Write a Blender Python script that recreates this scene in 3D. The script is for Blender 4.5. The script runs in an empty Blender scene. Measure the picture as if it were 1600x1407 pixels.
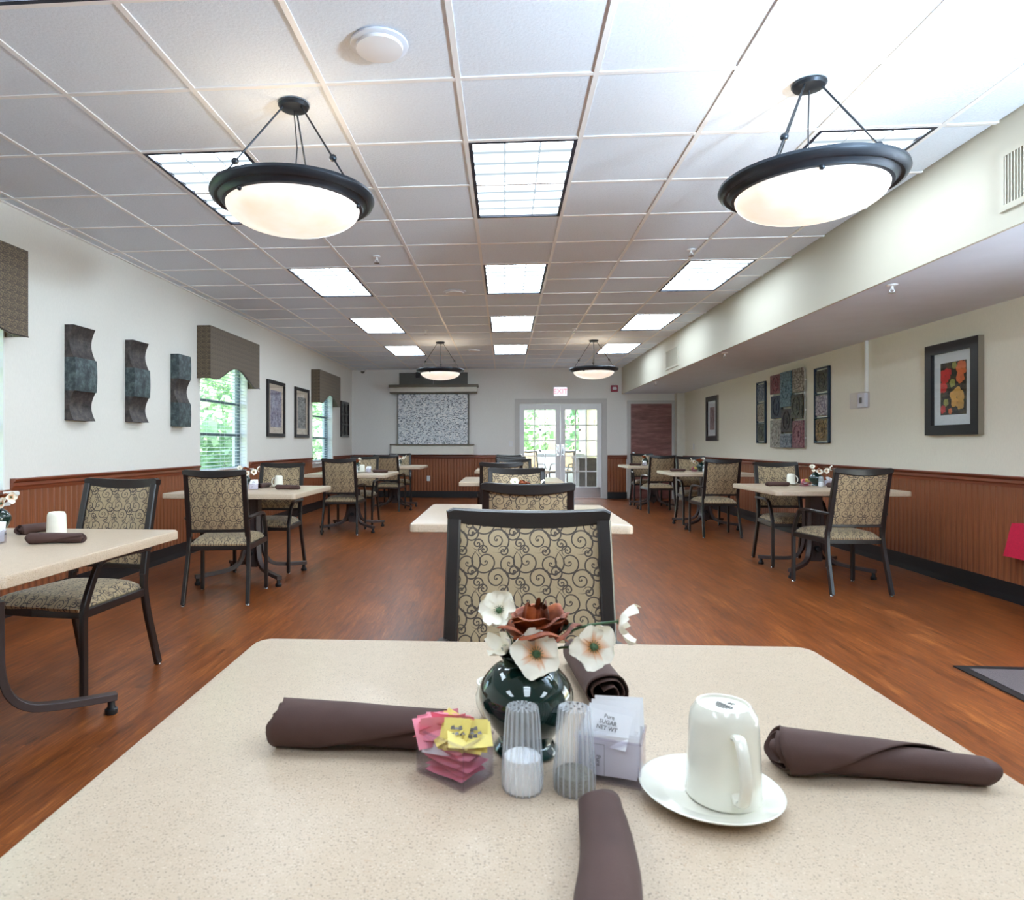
import bpy, bmesh, math, random
from mathutils import Vector, Matrix, noise as mnoise
random.seed(7)
S = bpy.context.scene
COL = S.collection
PI = math.pi
R = math.radians

# ------------------------------------------------------------------ camera
cam_d = bpy.data.cameras.new('camera')
cam = bpy.data.objects.new('camera', cam_d)
COL.objects.link(cam)
cam.location = (0, 0, 1.172)
cam.rotation_euler = (R(90), 0, 0.0735)
cam_d.sensor_fit = 'HORIZONTAL'
cam_d.sensor_width = 36
cam_d.lens = 1031.57 / 1600 * 36
cam_d.shift_x = (800 - 713.02) / 1600
cam_d.shift_y = -(703.5 - 694.12) / 1600
cam_d.clip_start = 0.02
cam_d.clip_end = 300
cam_d.dof.use_dof = True
cam_d.dof.focus_distance = 2.6
cam_d.dof.aperture_fstop = 11
S.camera = cam

# ------------------------------------------------------------------ sky, sun, flash, exposure
S.view_settings.view_transform = 'Standard'
S.view_settings.look = 'None'
S.view_settings.gamma = 1
S.view_settings.use_curve_mapping = False
S.view_settings.exposure = 0.72
W = bpy.data.worlds.new('sky')
S.world = W
W.use_nodes = True
wn = W.node_tree
wn.nodes.clear()
wo = wn.nodes.new('ShaderNodeOutputWorld')
wb = wn.nodes.new('ShaderNodeBackground')
ws = wn.nodes.new('ShaderNodeTexSky')
ws.sky_type = 'NISHITA'
ws.sun_disc = False
ws.sun_elevation = R(50)
ws.sun_rotation = R(90)
ws.air_density = 1.2
ws.dust_density = 2.5
wb.inputs[1].default_value = 0.9
wn.links.new(ws.outputs[0], wb.inputs[0])
wn.links.new(wb.outputs[0], wo.inputs[0])

sun_d = bpy.data.lights.new('sun', 'SUN')
sun_d.energy = 16.0
sun_d.angle = R(1)
sun_d.color = (.97, .99, 1)
sun = bpy.data.objects.new('sun', sun_d)
sun.rotation_euler = (R(12), R(42), 0)
sun.location = (6, 0, 12)
COL.objects.link(sun)

# the photographer's flash, standing to the right of the camera, out of frame
fl_d = bpy.data.lights.new('flash_lamp', 'SPOT')
fl_d.energy = 400
fl_d.spot_size = R(172)
fl_d.spot_blend = 1.0
fl_d.shadow_soft_size = 0.13
fl_d.color = (.70, .89, 1.04)
fl = bpy.data.objects.new('flash_lamp', fl_d)
fl.location = (2.2, 1.17, 1.99)
fl.rotation_euler = Vector((-.42, .62, .64)).to_track_quat('-Z', 'Y').to_euler()
COL.objects.link(fl)

LENS_POWER = 13.0       # radiance of the fluorescent lenses
BOWL_POWER = .5

S.cycles.max_bounces = 10
S.cycles.diffuse_bounces = 6
S.cycles.glossy_bounces = 4
S.cycles.transmission_bounces = 8
S.cycles.transparent_max_bounces = 24
S.cycles.caustics_reflective = False
S.cycles.caustics_refractive = False
S.cycles.sample_clamp_indirect = 6

# ------------------------------------------------------------------ helpers: materials
def lin(c):
    r = []
    for v in c[:3]:
        v /= 255.0
        r.append(v / 12.92 if v <= .04045 else ((v + .055) / 1.055) ** 2.4)
    return (r[0], r[1], r[2], 1)

class NT:
    """small wrapper for building node trees"""
    def __init__(self, name):
        self.m = bpy.data.materials.new(name)
        self.m.use_nodes = True
        self.t = self.m.node_tree
        self.t.nodes.clear()
        self.out = self.t.nodes.new('ShaderNodeOutputMaterial')
        self._tc = None
    def n(self, typ, **kw):
        nd = self.t.nodes.new('ShaderNode' + typ)
        for k, v in kw.items():
            if k.startswith('i_'):
                key = k[2:].replace('_', ' ')
                nd.inputs[key].default_value = v
            else:
                setattr(nd, k, v)
        return nd
    def l(self, a, b):
        self.t.links.new(a, b)
    def co(self):
        if not self._tc:
            self._tc = self.n('TexCoord')
        return self._tc.outputs['Object']
    def bsdf(self, color, rough=.5, metal=0, **kw):
        b = self.n('BsdfPrincipled')
        if isinstance(color, (tuple, list)):
            b.inputs['Base Color'].default_value = color
        else:
            self.l(color, b.inputs['Base Color'])
        if isinstance(rough, (int, float)):
            b.inputs['Roughness'].default_value = rough
        else:
            self.l(rough, b.inputs['Roughness'])
        b.inputs['Metallic'].default_value = metal
        for k, v in kw.items():
            b.inputs[k.replace('_', ' ')].default_value = v
        self.l(b.outputs[0], self.out.inputs[0])
        self.b = b
        return b
    def math(self, op, a, b=None, c=None, clamp=False):
        nd = self.n('Math', operation=op, use_clamp=clamp)
        for i, v in enumerate((a, b, c)):
            if v is None:
                continue
            if isinstance(v, (int, float)):
                nd.inputs[i].default_value = v
            else:
                self.l(v, nd.inputs[i])
        return nd.outputs[0]
    def noise(self, scale, detail=3, vec=None, rough=.55, scl=None):
        nd = self.n('TexNoise')
        nd.inputs['Scale'].default_value = scale
        nd.inputs['Detail'].default_value = detail
        nd.inputs['Roughness'].default_value = rough
        v = vec or self.co()
        if scl:
            mp = self.n('Mapping')
            mp.inputs['Scale'].default_value = scl
            self.l(v, mp.inputs[0])
            v = mp.outputs[0]
        self.l(v, nd.inputs['Vector'])
        return nd.outputs['Fac']
    def ramp(self, fac, stops, interp='LINEAR'):
        nd = self.n('ValToRGB')
        cr = nd.color_ramp
        cr.interpolation = interp
        while len(cr.elements) < len(stops):
            cr.elements.new(.5)
        for e, (p, c) in zip(cr.elements, stops):
            e.position = p
            e.color = c if len(c) == 4 else (*c, 1)
        self.l(fac, nd.inputs[0])
        return nd.outputs[0]
    def mix(self, fac, a, b, blend='MIX'):
        nd = self.n('Mix', data_type='RGBA', blend_type=blend)
        for sock, v in ((nd.inputs[0], fac), (nd.inputs[6], a), (nd.inputs[7], b)):
            if isinstance(v, (int, float, tuple, list)):
                sock.default_value = v
            else:
                self.l(v, sock)
        return nd.outputs[2]
    def bump(self, h, strength=.3, dist=.002):
        nd = self.n('Bump')
        nd.inputs['Strength'].default_value = strength
        nd.inputs['Distance'].default_value = dist
        self.l(h, nd.inputs['Height'])
        self.l(nd.outputs[0], self.b.inputs['Normal'])

def plain(name, rgb, rough=.5, metal=0, var=.08, scale=8, bump=0, bscale=200, **kw):
    m = NT(name)
    c = lin(rgb)
    f = m.noise(scale, 3)
    lo = tuple(v * (1 - var) for v in c[:3]) + (1,)
    hi = tuple(min(1, v * (1 + var)) for v in c[:3]) + (1,)
    m.bsdf(m.mix(f, lo, hi), rough, metal, **kw)
    if bump:
        m.bump(m.noise(bscale, 2), bump, .001)
    return m.m

M = {}
def wallpaper(name, rgb):
    m = NT(name)
    c = lin(rgb)
    weave = m.noise(140, 2, scl=(1, 1, .25))
    big = m.noise(1.3, 2)
    col = m.mix(weave, tuple(v * .93 for v in c[:3]) + (1,), tuple(min(1, v * 1.05) for v in c[:3]) + (1,))
    col = m.mix(m.math('MULTIPLY', big, .12), col, lin((206, 200, 184)))
    m.bsdf(col, .75)
    m.bump(weave, .25, .001)
    return m.m
M['wall_l'] = wallpaper('cream_wallpaper', (236, 234, 228))
M['wall_r'] = wallpaper('tan_wallpaper', (234, 229, 214))
M['wall_b'] = wallpaper('back_wallpaper', (233, 232, 230))
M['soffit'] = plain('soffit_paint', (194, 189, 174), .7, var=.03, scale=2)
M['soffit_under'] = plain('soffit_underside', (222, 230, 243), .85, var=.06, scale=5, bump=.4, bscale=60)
M['white'] = plain('white_paint', (235, 235, 232), .45, var=.02)
M['white_plastic'] = plain('white_plastic', (232, 234, 238), .4, var=.02)
M['door_paint'] = plain('door_white_paint', (236, 238, 242), .4, var=.03)
M['trim_grey'] = plain('grey_trim_paint', (150, 144, 138), .45, var=.05)
M['casing'] = plain('door_casing_paint', (196, 194, 192), .45, var=.04)
M['ledge_dark'] = plain('taupe_ledge', (112, 104, 90), .5)
M['ledge'] = plain('ledge_cream', (222, 218, 208), .6)
M['grey_panel'] = plain('grey_panel', (104, 104, 100), .6)

# ceiling tile
m = NT('ceiling_tile_mineral')
v = m.n('TexVoronoi', feature='F1'); v.inputs['Scale'].default_value = 160; m.l(m.co(), v.inputs['Vector'])
pin = m.math('LESS_THAN', v.outputs['Distance'], .16)
fis = m.noise(75, 4)
col = m.mix(fis, lin((216, 226, 238)), lin((234, 243, 253)))
col = m.mix(m.math('MULTIPLY', pin, .45), col, lin((150, 146, 140)))
m.bsdf(col, .9)
m.bump(fis, .6, .003)
M['tile'] = m.m
M['tbar'] = plain('grid_bar_white', (240, 240, 240), .4, var=.01)
M['slab'] = plain('plenum_grey', (70, 70, 70), .9)

# wood
def wood(name, dark, mid, light, axis='Z', rough=.35, scale=1.0, coat=.0, along=1.2, across=28, bump=.05):
    m = NT(name)
    sc = {'X': (along, across, across), 'Y': (across, along, across), 'Z': (across, across, along)}[axis]
    sc = tuple(s * scale for s in sc)
    a = m.noise(1.0, 6, scl=sc, rough=.62)
    b = m.noise(3.5, 4, scl=tuple(s * 1.0 for s in sc), rough=.6)
    f = m.math('ADD', m.math('MULTIPLY', a, .65), m.math('MULTIPLY', b, .35))
    col = m.ramp(f, [(.32, lin(dark)), (.5, lin(mid)), (.68, lin(light))])
    m.bsdf(col, rough)
    m.b.inputs['Coat Weight'].default_value = coat
    m.b.inputs['Coat Roughness'].default_value = .2
    m.bump(f, bump, .002)
    return m
M['bead'] = wood('beadboard_wood', (106, 59, 36), (132, 76, 47), (158, 95, 60), 'Z', .38, coat=.15).m
M['rail'] = wood('chair_rail_wood', (94, 42, 22), (122, 58, 32), (146, 74, 42), 'Y', .35, coat=.2).m
M['rail_x'] = wood('chair_rail_wood_back', (94, 42, 22), (122, 58, 32), (146, 74, 42), 'X', .35, coat=.2).m
M['door_wood'] = wood('mahogany_door', (96, 58, 54), (128, 82, 78), (158, 112, 108), 'X', .28, across=9, along=1.6, coat=.3).m

# floor
m = NT('wood_vinyl_floor')
br = m.n('TexBrick')
mp = m.n('Mapping'); mp.inputs['Rotation'].default_value = (0, 0, R(90)); m.l(m.co(), mp.inputs[0]); m.l(mp.outputs[0], br.inputs['Vector'])
br.inputs['Scale'].default_value = 1
br.inputs['Brick Width'].default_value = 1.22
br.inputs['Row Height'].default_value = .152
br.inputs['Mortar Size'].default_value = .0012
br.inputs['Mortar Smooth'].default_value = .3
br.inputs['Color1'].default_value = (.72, .72, .72, 1)
br.inputs['Color2'].default_value = (1, 1, 1, 1)
br.inputs['Mortar'].default_value = (.62, .6, .58, 1)
# streaks run along the planks; offset per plank so that the grain breaks at the seams
off = m.n('Vector' + 'Math', operation='MULTIPLY_ADD')
m.l(br.outputs['Color'], off.inputs[0]); off.inputs[1].default_value = (9, 31, 0); m.l(m.co(), off.inputs[2])
g1 = m.noise(1.0, 7, vec=off.outputs[0], scl=(26, 1.7, 1), rough=.68)
g2 = m.noise(1.0, 5, vec=off.outputs[0], scl=(90, 9, 1), rough=.6)
g3 = m.noise(1.0, 3, vec=off.outputs[0], scl=(6, 1.6, 1), rough=.5)
f = m.math('ADD', m.math('ADD', m.math('MULTIPLY', g1, .42), m.math('MULTIPLY', g2, .38)), m.math('MULTIPLY', g3, .20))
col = m.ramp(f, [(.36, lin((72, 34, 14))), (.45, lin((112, 58, 26))), (.54, lin((140, 76, 34))), (.64, lin((176, 107, 54)))])
col = m.mix(.55, col, br.outputs['Color'], 'MULTIPLY')
m.bsdf(col, m.math('ADD', m.math('MULTIPLY', g2, .15), .26))
m.b.inputs['Specular IOR Level'].default_value = .4
m.bump(g2, .12, .001)
M['floor'] = m.m

# table laminate
m = NT('speckled_laminate')
n1 = m.noise(430, 2)
n2 = m.noise(190, 3)
n3 = m.noise(60, 2)
base = m.mix(n3, lin((184, 163, 140)), lin((198, 178, 156)))
d1 = m.math('GREATER_THAN', n1, .625)
d2 = m.math('GREATER_THAN', n2, .655)
d3 = m.math('LESS_THAN', n1, .335)
col = m.mix(m.math('MULTIPLY', d1, .65), base, lin((112, 94, 80)))
col = m.mix(m.math('MULTIPLY', d2, .32), col, lin((176, 138, 104)))
col = m.mix(m.math('MULTIPLY', d3, .5), col, lin((226, 214, 198)))
m.bsdf(col, .34)
m.b.inputs['Specular IOR Level'].default_value = .45
M['laminate'] = m.m

M['chair_frame'] = plain('espresso_metal', (30, 25, 25), .32, var=.12, scale=20, bump=.05, bscale=300, Specular_IOR_Level=.6)
M['base_metal'] = plain('bronze_base_metal', (70, 60, 60), .4, var=.1, scale=14, bump=.1, bscale=500)
M['rubber'] = plain('black_rubber', (20, 22, 26), .5)
M['chrome'] = plain('chrome', (205, 205, 208), .18, 1.0, var=.02)
M['black_base'] = plain('black_vinyl_base', (20, 20, 24), .45)
M['napkin'] = None

# scroll fabric: curls repeated on a cell, drawn by spiral distance
def scroll(name, uv, bg, ink, cell=(.112, .104), width=.0027):
    m = NT(name)
    sx = m.n('SeparateXYZ'); m.l(m.co(), sx.inputs[0])
    ax = {'x': sx.outputs[0], 'y': sx.outputs[1], 'z': sx.outputs[2]}
    U = m.math('DIVIDE', ax[uv[0]], cell[0]); V = m.math('DIVIDE', ax[uv[1]], cell[1])
    mask = None
    # (u, v, pitch, rmin, rmax, handed, phase, aspan)  all lengths in metres
    els = [(.04, .10, .019, .002, .038, 1, .10), (.46, .06, .018, .002, .036, -1, .60),
           (.08, .40, .0085, .001, .015, -1, .30), (.76, .66, .016, .002, .036, 1, .45),
           (.22, .56, .0085, .001, .017, 1, .75), (.60, .36, .0085, .001, .015, -1, .05),
           (.36, .84, .0105, .002, .022, 1, .85)]
    for (cu, cv, p, r0, r1, h, ph) in els:
        du = m.math('SUBTRACT', U, cu); dv = m.math('SUBTRACT', V, cv)
        du = m.math('MULTIPLY', m.math('SUBTRACT', du, m.math('ROUND', du)), cell[0])
        dv = m.math('MULTIPLY', m.math('SUBTRACT', dv, m.math('ROUND', dv)), cell[1])
        r = m.math('SQRT', m.math('ADD', m.math('MULTIPLY', du, du), m.math('MULTIPLY', dv, dv)))
        th = m.math('DIVIDE', m.math('ARCTAN2', dv, du), 2 * PI * h)
        # the pitch widens outward: work on sqrt-ish radius
        q = m.math('DIVIDE', m.math('POWER', m.math('DIVIDE', r, r1), .8), p / r1)
        t = m.math('SUBTRACT', m.math('ADD', q, ph), th)
        d = m.math('ABSOLUTE', m.math('SUBTRACT', t, m.math('ROUND', t)))
        w = m.math('DIVIDE', width * .62, p)
        line = m.math('LESS_THAN', d, w)
        a = m.math('MULTIPLY', line, m.math('MULTIPLY', m.math('LESS_THAN', r, r1), m.math('GREATER_THAN', r, r0)))
        dot = m.math('LESS_THAN', r, r0 * 1.3)
        a = m.math('MAXIMUM', a, dot)
        mask = a if mask is None else m.math('MAXIMUM', mask, a)
    weave = m.noise(500, 2)
    b = lin(bg)
    col = m.mix(weave, tuple(v * .82 for v in b[:3]) + (1,), tuple(v * 1.15 for v in b[:3]) + (1,))
    col = m.mix(m.math('MULTIPLY', mask, .92), col, lin(ink))
    m.bsdf(col, .62)
    m.b.inputs['Sheen Weight'].default_value = .15
    m.bump(weave, .3, .001)
    return m.m
M['fab_back'] = scroll('scroll_fabric_back', 'xz', (170, 149, 116), (46, 35, 34))
M['fab_seat'] = scroll('scroll_fabric_seat', 'xy', (170, 149, 116), (46, 35, 34))
M['fab_val'] = scroll('valance_fabric', 'yz', (124, 108, 84), (66, 54, 46), cell=(.062, .058), width=.0026)
M['fab_val2'] = scroll('valance_return_fabric', 'xz', (124, 108, 84), (66, 54, 46), cell=(.062, .058), width=.0026)

# glass-like thin sheets
def thin_glass(name, tint, alpha_clear=.88, rough=.02, fr=1.45, milky=None):
    m = NT(name)
    tr = m.n('BsdfTransparent'); tr.inputs[0].default_value = tint
    gl = m.n('BsdfGlossy'); gl.inputs['Roughness'].default_value = rough; gl.inputs[0].default_value = (1, 1, 1, 1)
    lw = m.n('LayerWeight'); lw.inputs[0].default_value = .5
    fz = m.math('ADD', m.math('MULTIPLY', m.math('POWER', lw.outputs['Facing'], 4), .5), (fr - 1) * .07, clamp=True)
    mx = m.n('MixShader'); m.l(fz, mx.inputs[0]); m.l(tr.outputs[0], mx.inputs[1]); m.l(gl.outputs[0], mx.inputs[2])
    last = mx.outputs[0]
    if milky:
        df = m.n('BsdfDiffuse'); df.inputs[0].default_value = milky[1]
        m2 = m.n('MixShader'); m2.inputs[0].default_value = milky[0]
        m.l(last, m2.inputs[1]); m.l(df.outputs[0], m2.inputs[2]); last = m2.outputs[0]
    m.l(last, m.out.inputs[0])
    return m.m
M['pane'] = thin_glass('window_glass', (.97, .985, .98, 1))
M['acrylic'] = thin_glass('clear_acrylic', (.93, .92, .95, 1), fr=1.2, milky=(.012, (.8, .78, .85, 1)))
m = NT('ribbed_clear_plastic')
sx = m.n('SeparateXYZ'); m.l(m.co(), sx.inputs[0])
rib = m.math('MULTIPLY_ADD', m.math('COSINE', m.math('MULTIPLY', m.math('ARCTAN2', sx.outputs[1], sx.outputs[0]), 20)), .5, .5)
tr = m.n('BsdfTransparent'); tr.inputs[0].default_value = (.93, .95, .98, 1)
gl = m.n('BsdfGlossy'); gl.inputs['Roughness'].default_value = .15
df = m.n('BsdfDiffuse'); df.inputs[0].default_value = (.88, .91, .96, 1)
mx = m.n('MixShader'); m.l(m.math('MULTIPLY_ADD', m.math('POWER', rib, 2), .26, .12), mx.inputs[0]); m.l(tr.outputs[0], mx.inputs[1]); m.l(df.outputs[0], mx.inputs[2])
m2 = m.n('MixShader'); m2.inputs[0].default_value = .07; m.l(mx.outputs[0], m2.inputs[1]); m.l(gl.outputs[0], m2.inputs[2]); m.l(m2.outputs[0], m.out.inputs[0])
M['shaker'] = m.m

# ceramics etc
M['china'] = plain('white_china', (232, 230, 218), .14, var=.015, Coat_Weight=.4)
m = NT('dark_green_glaze')
m.bsdf(m.mix(m.noise(9, 2), lin((6, 28, 26)), lin((16, 52, 46))), .07, Coat_Weight=.6)
M['vase'] = m.m
m = NT('brown_napkin_cloth')
w = m.n('TexWave'); w.inputs['Scale'].default_value = 420; m.l(m.co(), w.inputs[0])
fn = m.noise(900, 2)
m.bsdf(m.mix(m.noise(14, 3), lin((60, 39, 35)), lin((82, 56, 50))), .85)
m.b.inputs['Sheen Weight'].default_value = .03
m.bump(fn, .35, .0006)
M['napkin'] = m.m

def attr_mat(name, rough=.6, trans=0.0, sheen=0.0):
    m = NT(name)
    a = m.n('Attribute'); a.attribute_name = 'tone'
    f = m.noise(60, 3)
    c = m.mix(m.math('MULTIPLY', f, .25), a.outputs['Color'], (.9, .85, .75, 1), 'MULTIPLY')
    m.bsdf(c, rough)
    m.b.inputs['Sheen Weight'].default_value = sheen
    m.b.inputs['Subsurface Weight'].default_value = trans
    m.b.inputs['Subsurface Radius'].default_value = (.004, .004, .003)
    return m.m
M['petal'] = attr_mat('petal_cloth', .6)
m = NT('rose_cloth')
m.bsdf(m.ramp(m.noise(26, 3), [(.3, lin((66, 24, 4))), (.5, lin((128, 52, 10))), (.72, lin((192, 98, 34)))]), .55)
M['rose'] = m.m
M['stem'] = plain('stem_green', (62, 92, 58), .5, var=.3, scale=60)
M['leaf_dark'] = plain('leaf_dark', (46, 58, 40), .5, var=.3, scale=40)
M['pink'] = plain('pink_paper', (240, 150, 168), .5, var=.08, scale=60)
M['yellow'] = plain('yellow_paper', (236, 216, 120), .5, var=.1, scale=60)
M['paper'] = plain('white_paper', (236, 236, 240), .5, var=.02, scale=60)
M['ink'] = plain('dark_ink', (70, 66, 70), .6)
M['ink_soft'] = plain('soft_ink', (120, 116, 120), .6)
m = NT('salt'); m.bsdf(m.mix(m.noise(900, 2), (.88, .87, .86, 1), (.97, .97, .97, 1)), .8); M['salt'] = m.m
m = NT('pepper'); m.bsdf(m.ramp(m.noise(1100, 2), [(.4, lin((50, 50, 44))), (.6, lin((128, 124, 110)))]), .85); M['pepper'] = m.m

# lamps
m = NT('alabaster_glass')
e = m.n('Emission')
cl = m.ramp(m.noise(7, 4), [(.3, (1.0, .80, .62, 1)), (.7, (1.0, .93, .85, 1))])
m.l(cl, e.inputs[0]); e.inputs[1].default_value = BOWL_POWER
d = m.n('BsdfPrincipled'); d.inputs['Base Color'].default_value = (.6, .55, .5, 1); d.inputs['Roughness'].default_value = .25
ad = m.n('AddShader'); m.l(e.outputs[0], ad.inputs[0]); m.l(d.outputs[0], ad.inputs[1]); m.l(ad.outputs[0], m.out.inputs[0])
M['bowl'] = m.m
M['iron'] = plain('dark_bronze_iron', (58, 64, 72), .36, metal=.75, var=.15, scale=30)
M['fix_frame'] = plain('fixture_frame', (26, 30, 48), .5)

m = NT('fluorescent_lens')
sx = m.n('SeparateXYZ'); m.l(m.co(), sx.inputs[0])
fx = m.math('FRACT', m.math('DIVIDE', m.math('ADD', sx.outputs[0], .29), .1935))
fy = m.math('FRACT', m.math('DIVIDE', m.math('ADD', sx.outputs[1], .59), .1475))
ex = m.math('LESS_THAN', m.math('ABSOLUTE', m.math('SUBTRACT', fx, .5)), .47)
sy = m.math('POWER', m.math('SINE', m.math('MULTIPLY', fy, PI)), 1.5)
sy = m.math('MAXIMUM', sy, .0)
k = m.math('MULTIPLY', m.math('ADD', m.math('MULTIPLY', sy, .9), .1), m.math('ADD', m.math('MULTIPLY', ex, .75), .25))
ec = m.ramp(k, [(0, (.022, .027, .031, 1)), (.30, (.037, .043, .047, 1)), (.55, (.46, .55, .62, 1)), (1, (.84, .98, 1.10, 1))])
e = m.n('Emission'); m.l(ec, e.inputs[0]); e.inputs[1].default_value = LENS_POWER
m.l(e.outputs[0], m.out.inputs[0])
M['lens'] = m.m

m = NT('exit_sign_face'); e = m.n('Emission'); e.inputs[0].default_value = (.78, .76, .82, 1); e.inputs[1].default_value = .8; m.l(e.outputs[0], m.out.inputs[0]); M['exit_face'] = m.m
m = NT('exit_sign_red'); e = m.n('Emission'); e.inputs[0].default_value = (.85, .36, .44, 1); e.inputs[1].default_value = .8; m.l(e.outputs[0], m.out.inputs[0]); M['exit_red'] = m.m
M['alarm_red'] = plain('alarm_red', (150, 40, 66), .4)

# wall art
def patina(name, a, b, c, sc=18):
    m = NT(name)
    f = m.noise(sc, 6, rough=.7)
    m.bsdf(m.ramp(f, [(.32, lin(a)), (.5, lin(b)), (.66, lin(c))]), .5, .35)
    m.bump(m.noise(sc * 4, 4), .5, .004)
    return m.m
M['art_brown'] = patina('bronze_patina', (44, 40, 40), (72, 66, 66), (96, 88, 82))
M['art_teal'] = patina('verdigris', (46, 52, 56), (70, 82, 86), (104, 120, 122))
def emboss(name, a, b, sc=22):
    m = NT(name)
    v = m.n('TexVoronoi', feature='DISTANCE_TO_EDGE'); v.inputs['Scale'].default_value = sc; m.l(m.co(), v.inputs['Vector'])
    n_ = m.noise(sc * 1.3, 4)
    f = m.math('ADD', m.math('MULTIPLY', v.outputs['Distance'], 1.6), m.math('MULTIPLY', n_, .6))
    m.bsdf(m.ramp(f, [(.3, lin(a)), (.62, lin(b))]), .45, .3)
    m.bump(f, .7, .004)
    return m.m
for k_, a_, b_ in (('e_red', (92, 40, 44), (134, 72, 76)), ('e_blue', (62, 84, 96), (112, 140, 150)), ('e_tan', (96, 84, 74), (170, 158, 142)),
                   ('e_navy', (28, 34, 48), (58, 66, 84)), ('e_olive', (38, 40, 36), (92, 90, 76)), ('e_light', (110, 104, 98), (176, 168, 160)),
                   ('e_dark', (34, 30, 34), (72, 62, 62)), ('e_slate', (66, 76, 92), (140, 146, 154)), ('e_plum', (96, 56, 66), (150, 100, 108)),
                   ('e_gold', (62, 48, 34), (150, 122, 80)), ('e_lilac', (104, 92, 112), (188, 180, 186))):
    M[k_] = emboss(k_ + '_metal', a_, b_)
M['steel_edge'] = plain('blue_steel_edge', (52, 66, 84), .35, metal=.6)
M['frame_black'] = plain('black_frame', (26, 22, 26), .3)
M['frame_silver'] = plain('silver_frame_edge', (150, 142, 128), .35, metal=.5)
M['mat_board'] = plain('mat_board', (236, 238, 246), .8, var=.02)
M['mat_tan'] = plain('mat_board_tan', (222, 200, 182), .8, var=.04)
m = NT('abstract_trees_print')
m.bsdf(m.ramp(m.noise(1, 6, scl=(30, 26, 9), rough=.7), [(.34, lin((70, 54, 70))), (.46, lin((128, 112, 140))), (.6, lin((176, 174, 196))), (.72, lin((206, 196, 190)))]), .7)
M['print_a'] = m.m
m = NT('grey_street_print')
m.bsdf(m.ramp(m.noise(1, 6, scl=(40, 40, 22), rough=.75), [(.36, lin((56, 50, 52))), (.5, lin((124, 116, 112))), (.66, lin((190, 182, 174)))]), .7)
M['print_b'] = m.m
m = NT('pale_rose_print')
m.bsdf(m.ramp(m.noise(1, 5, scl=(18, 18, 10)), [(.35, lin((130, 104, 112))), (.65, lin((178, 156, 158)))]), .7)
M['print_c'] = m.m
m = NT('floral_print_ground')
m.bsdf(m.ramp(m.noise(24, 5), [(.38, lin((28, 24, 22))), (.55, lin((62, 52, 34))), (.7, lin((96, 84, 48)))]), .7)
M['print_floral'] = m.m
m = NT('print_red'); gi = m.n('NewGeometry'); c_ = lin((206, 52, 50))
m.bsdf(m.mix(m.math('ADD', m.math('MULTIPLY', gi.outputs['Random Per Island'], .6), m.math('MULTIPLY', m.noise(50, 3), .4)), tuple(v * .55 for v in c_[:3]) + (1,), tuple(min(1, v * 1.45) for v in c_[:3]) + (1,)), .7); M['p_red'] = m.m
m = NT('print_orange'); gi = m.n('NewGeometry'); c_ = lin((226, 112, 66))
m.bsdf(m.mix(m.math('ADD', m.math('MULTIPLY', gi.outputs['Random Per Island'], .6), m.math('MULTIPLY', m.noise(50, 3), .4)), tuple(v * .55 for v in c_[:3]) + (1,), tuple(min(1, v * 1.45) for v in c_[:3]) + (1,)), .7); M['p_orange'] = m.m
m = NT('print_amber'); gi = m.n('NewGeometry'); c_ = lin((222, 164, 82))
m.bsdf(m.mix(m.math('ADD', m.math('MULTIPLY', gi.outputs['Random Per Island'], .6), m.math('MULTIPLY', m.noise(50, 3), .4)), tuple(v * .55 for v in c_[:3]) + (1,), tuple(min(1, v * 1.45) for v in c_[:3]) + (1,)), .7); M['p_yellow'] = m.m
m = NT('print_green'); gi = m.n('NewGeometry'); c_ = lin((158, 156, 84))
m.bsdf(m.mix(m.math('ADD', m.math('MULTIPLY', gi.outputs['Random Per Island'], .6), m.math('MULTIPLY', m.noise(50, 3), .4)), tuple(v * .55 for v in c_[:3]) + (1,), tuple(min(1, v * 1.45) for v in c_[:3]) + (1,)), .7); M['p_green'] = m.m

m = NT('pebble_mosaic')
gi = m.n('NewGeometry')
rc = m.ramp(gi.outputs['Random Per Island'], [(0, lin((90, 96, 108))), (.12, lin((150, 156, 166))), (.3, lin((205, 210, 218))), (.7, lin((235, 238, 242))), (.9, lin((250, 248, 248)))], 'LINEAR')
m.bsdf(rc, .35)
M['mosaic'] = m.m
M['grout'] = plain('grey_grout', (150, 150, 152), .8)
m = NT('walk_off_carpet')
w = m.n('TexWave'); w.inputs['Scale'].default_value = 60; w.inputs['Distortion'].default_value = 2; m.l(m.co(), w.inputs[0])
m.bsdf(m.mix(m.math('MULTIPLY', w.outputs['Fac'], m.noise(250, 2)), lin((70, 62, 66)), lin((138, 124, 124))), .95)
m.bump(w.outputs['Fac'], .6, .003)
M['carpet'] = m.m
M['red_cloth'] = plain('red_woven_cloth', (206, 24, 66), .8, var=.25, scale=90, bump=.8, bscale=120)

# outdoors
m = NT('lawn'); m.bsdf(m.ramp(m.noise(3, 6), [(.35, lin((96, 128, 60))), (.6, lin((160, 184, 110)))]), .9); M['lawn'] = m.m
def leafmat(name, a, b):
    m = NT(name)
    gi = m.n('NewGeometry')
    c = m.mix(gi.outputs['Random Per Island'], lin(a), lin(b))
    df = m.n('BsdfDiffuse'); tl = m.n('BsdfTranslucent'); m.l(c, df.inputs[0]); m.l(c, tl.inputs[0])
    mx = m.n('MixShader'); mx.inputs[0].default_value = .35; m.l(df.outputs[0], mx.inputs[1]); m.l(tl.outputs[0], mx.inputs[2])
    m.l(mx.outputs[0], m.out.inputs[0])
    return m.m
M['leaves'] = leafmat('tree_leaves', (108, 150, 104), (196, 222, 178))
M['concrete'] = plain('pale_concrete', (205, 208, 212), .9)
M['bark'] = plain('bark', (96, 82, 70), .9, var=.3)
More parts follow.
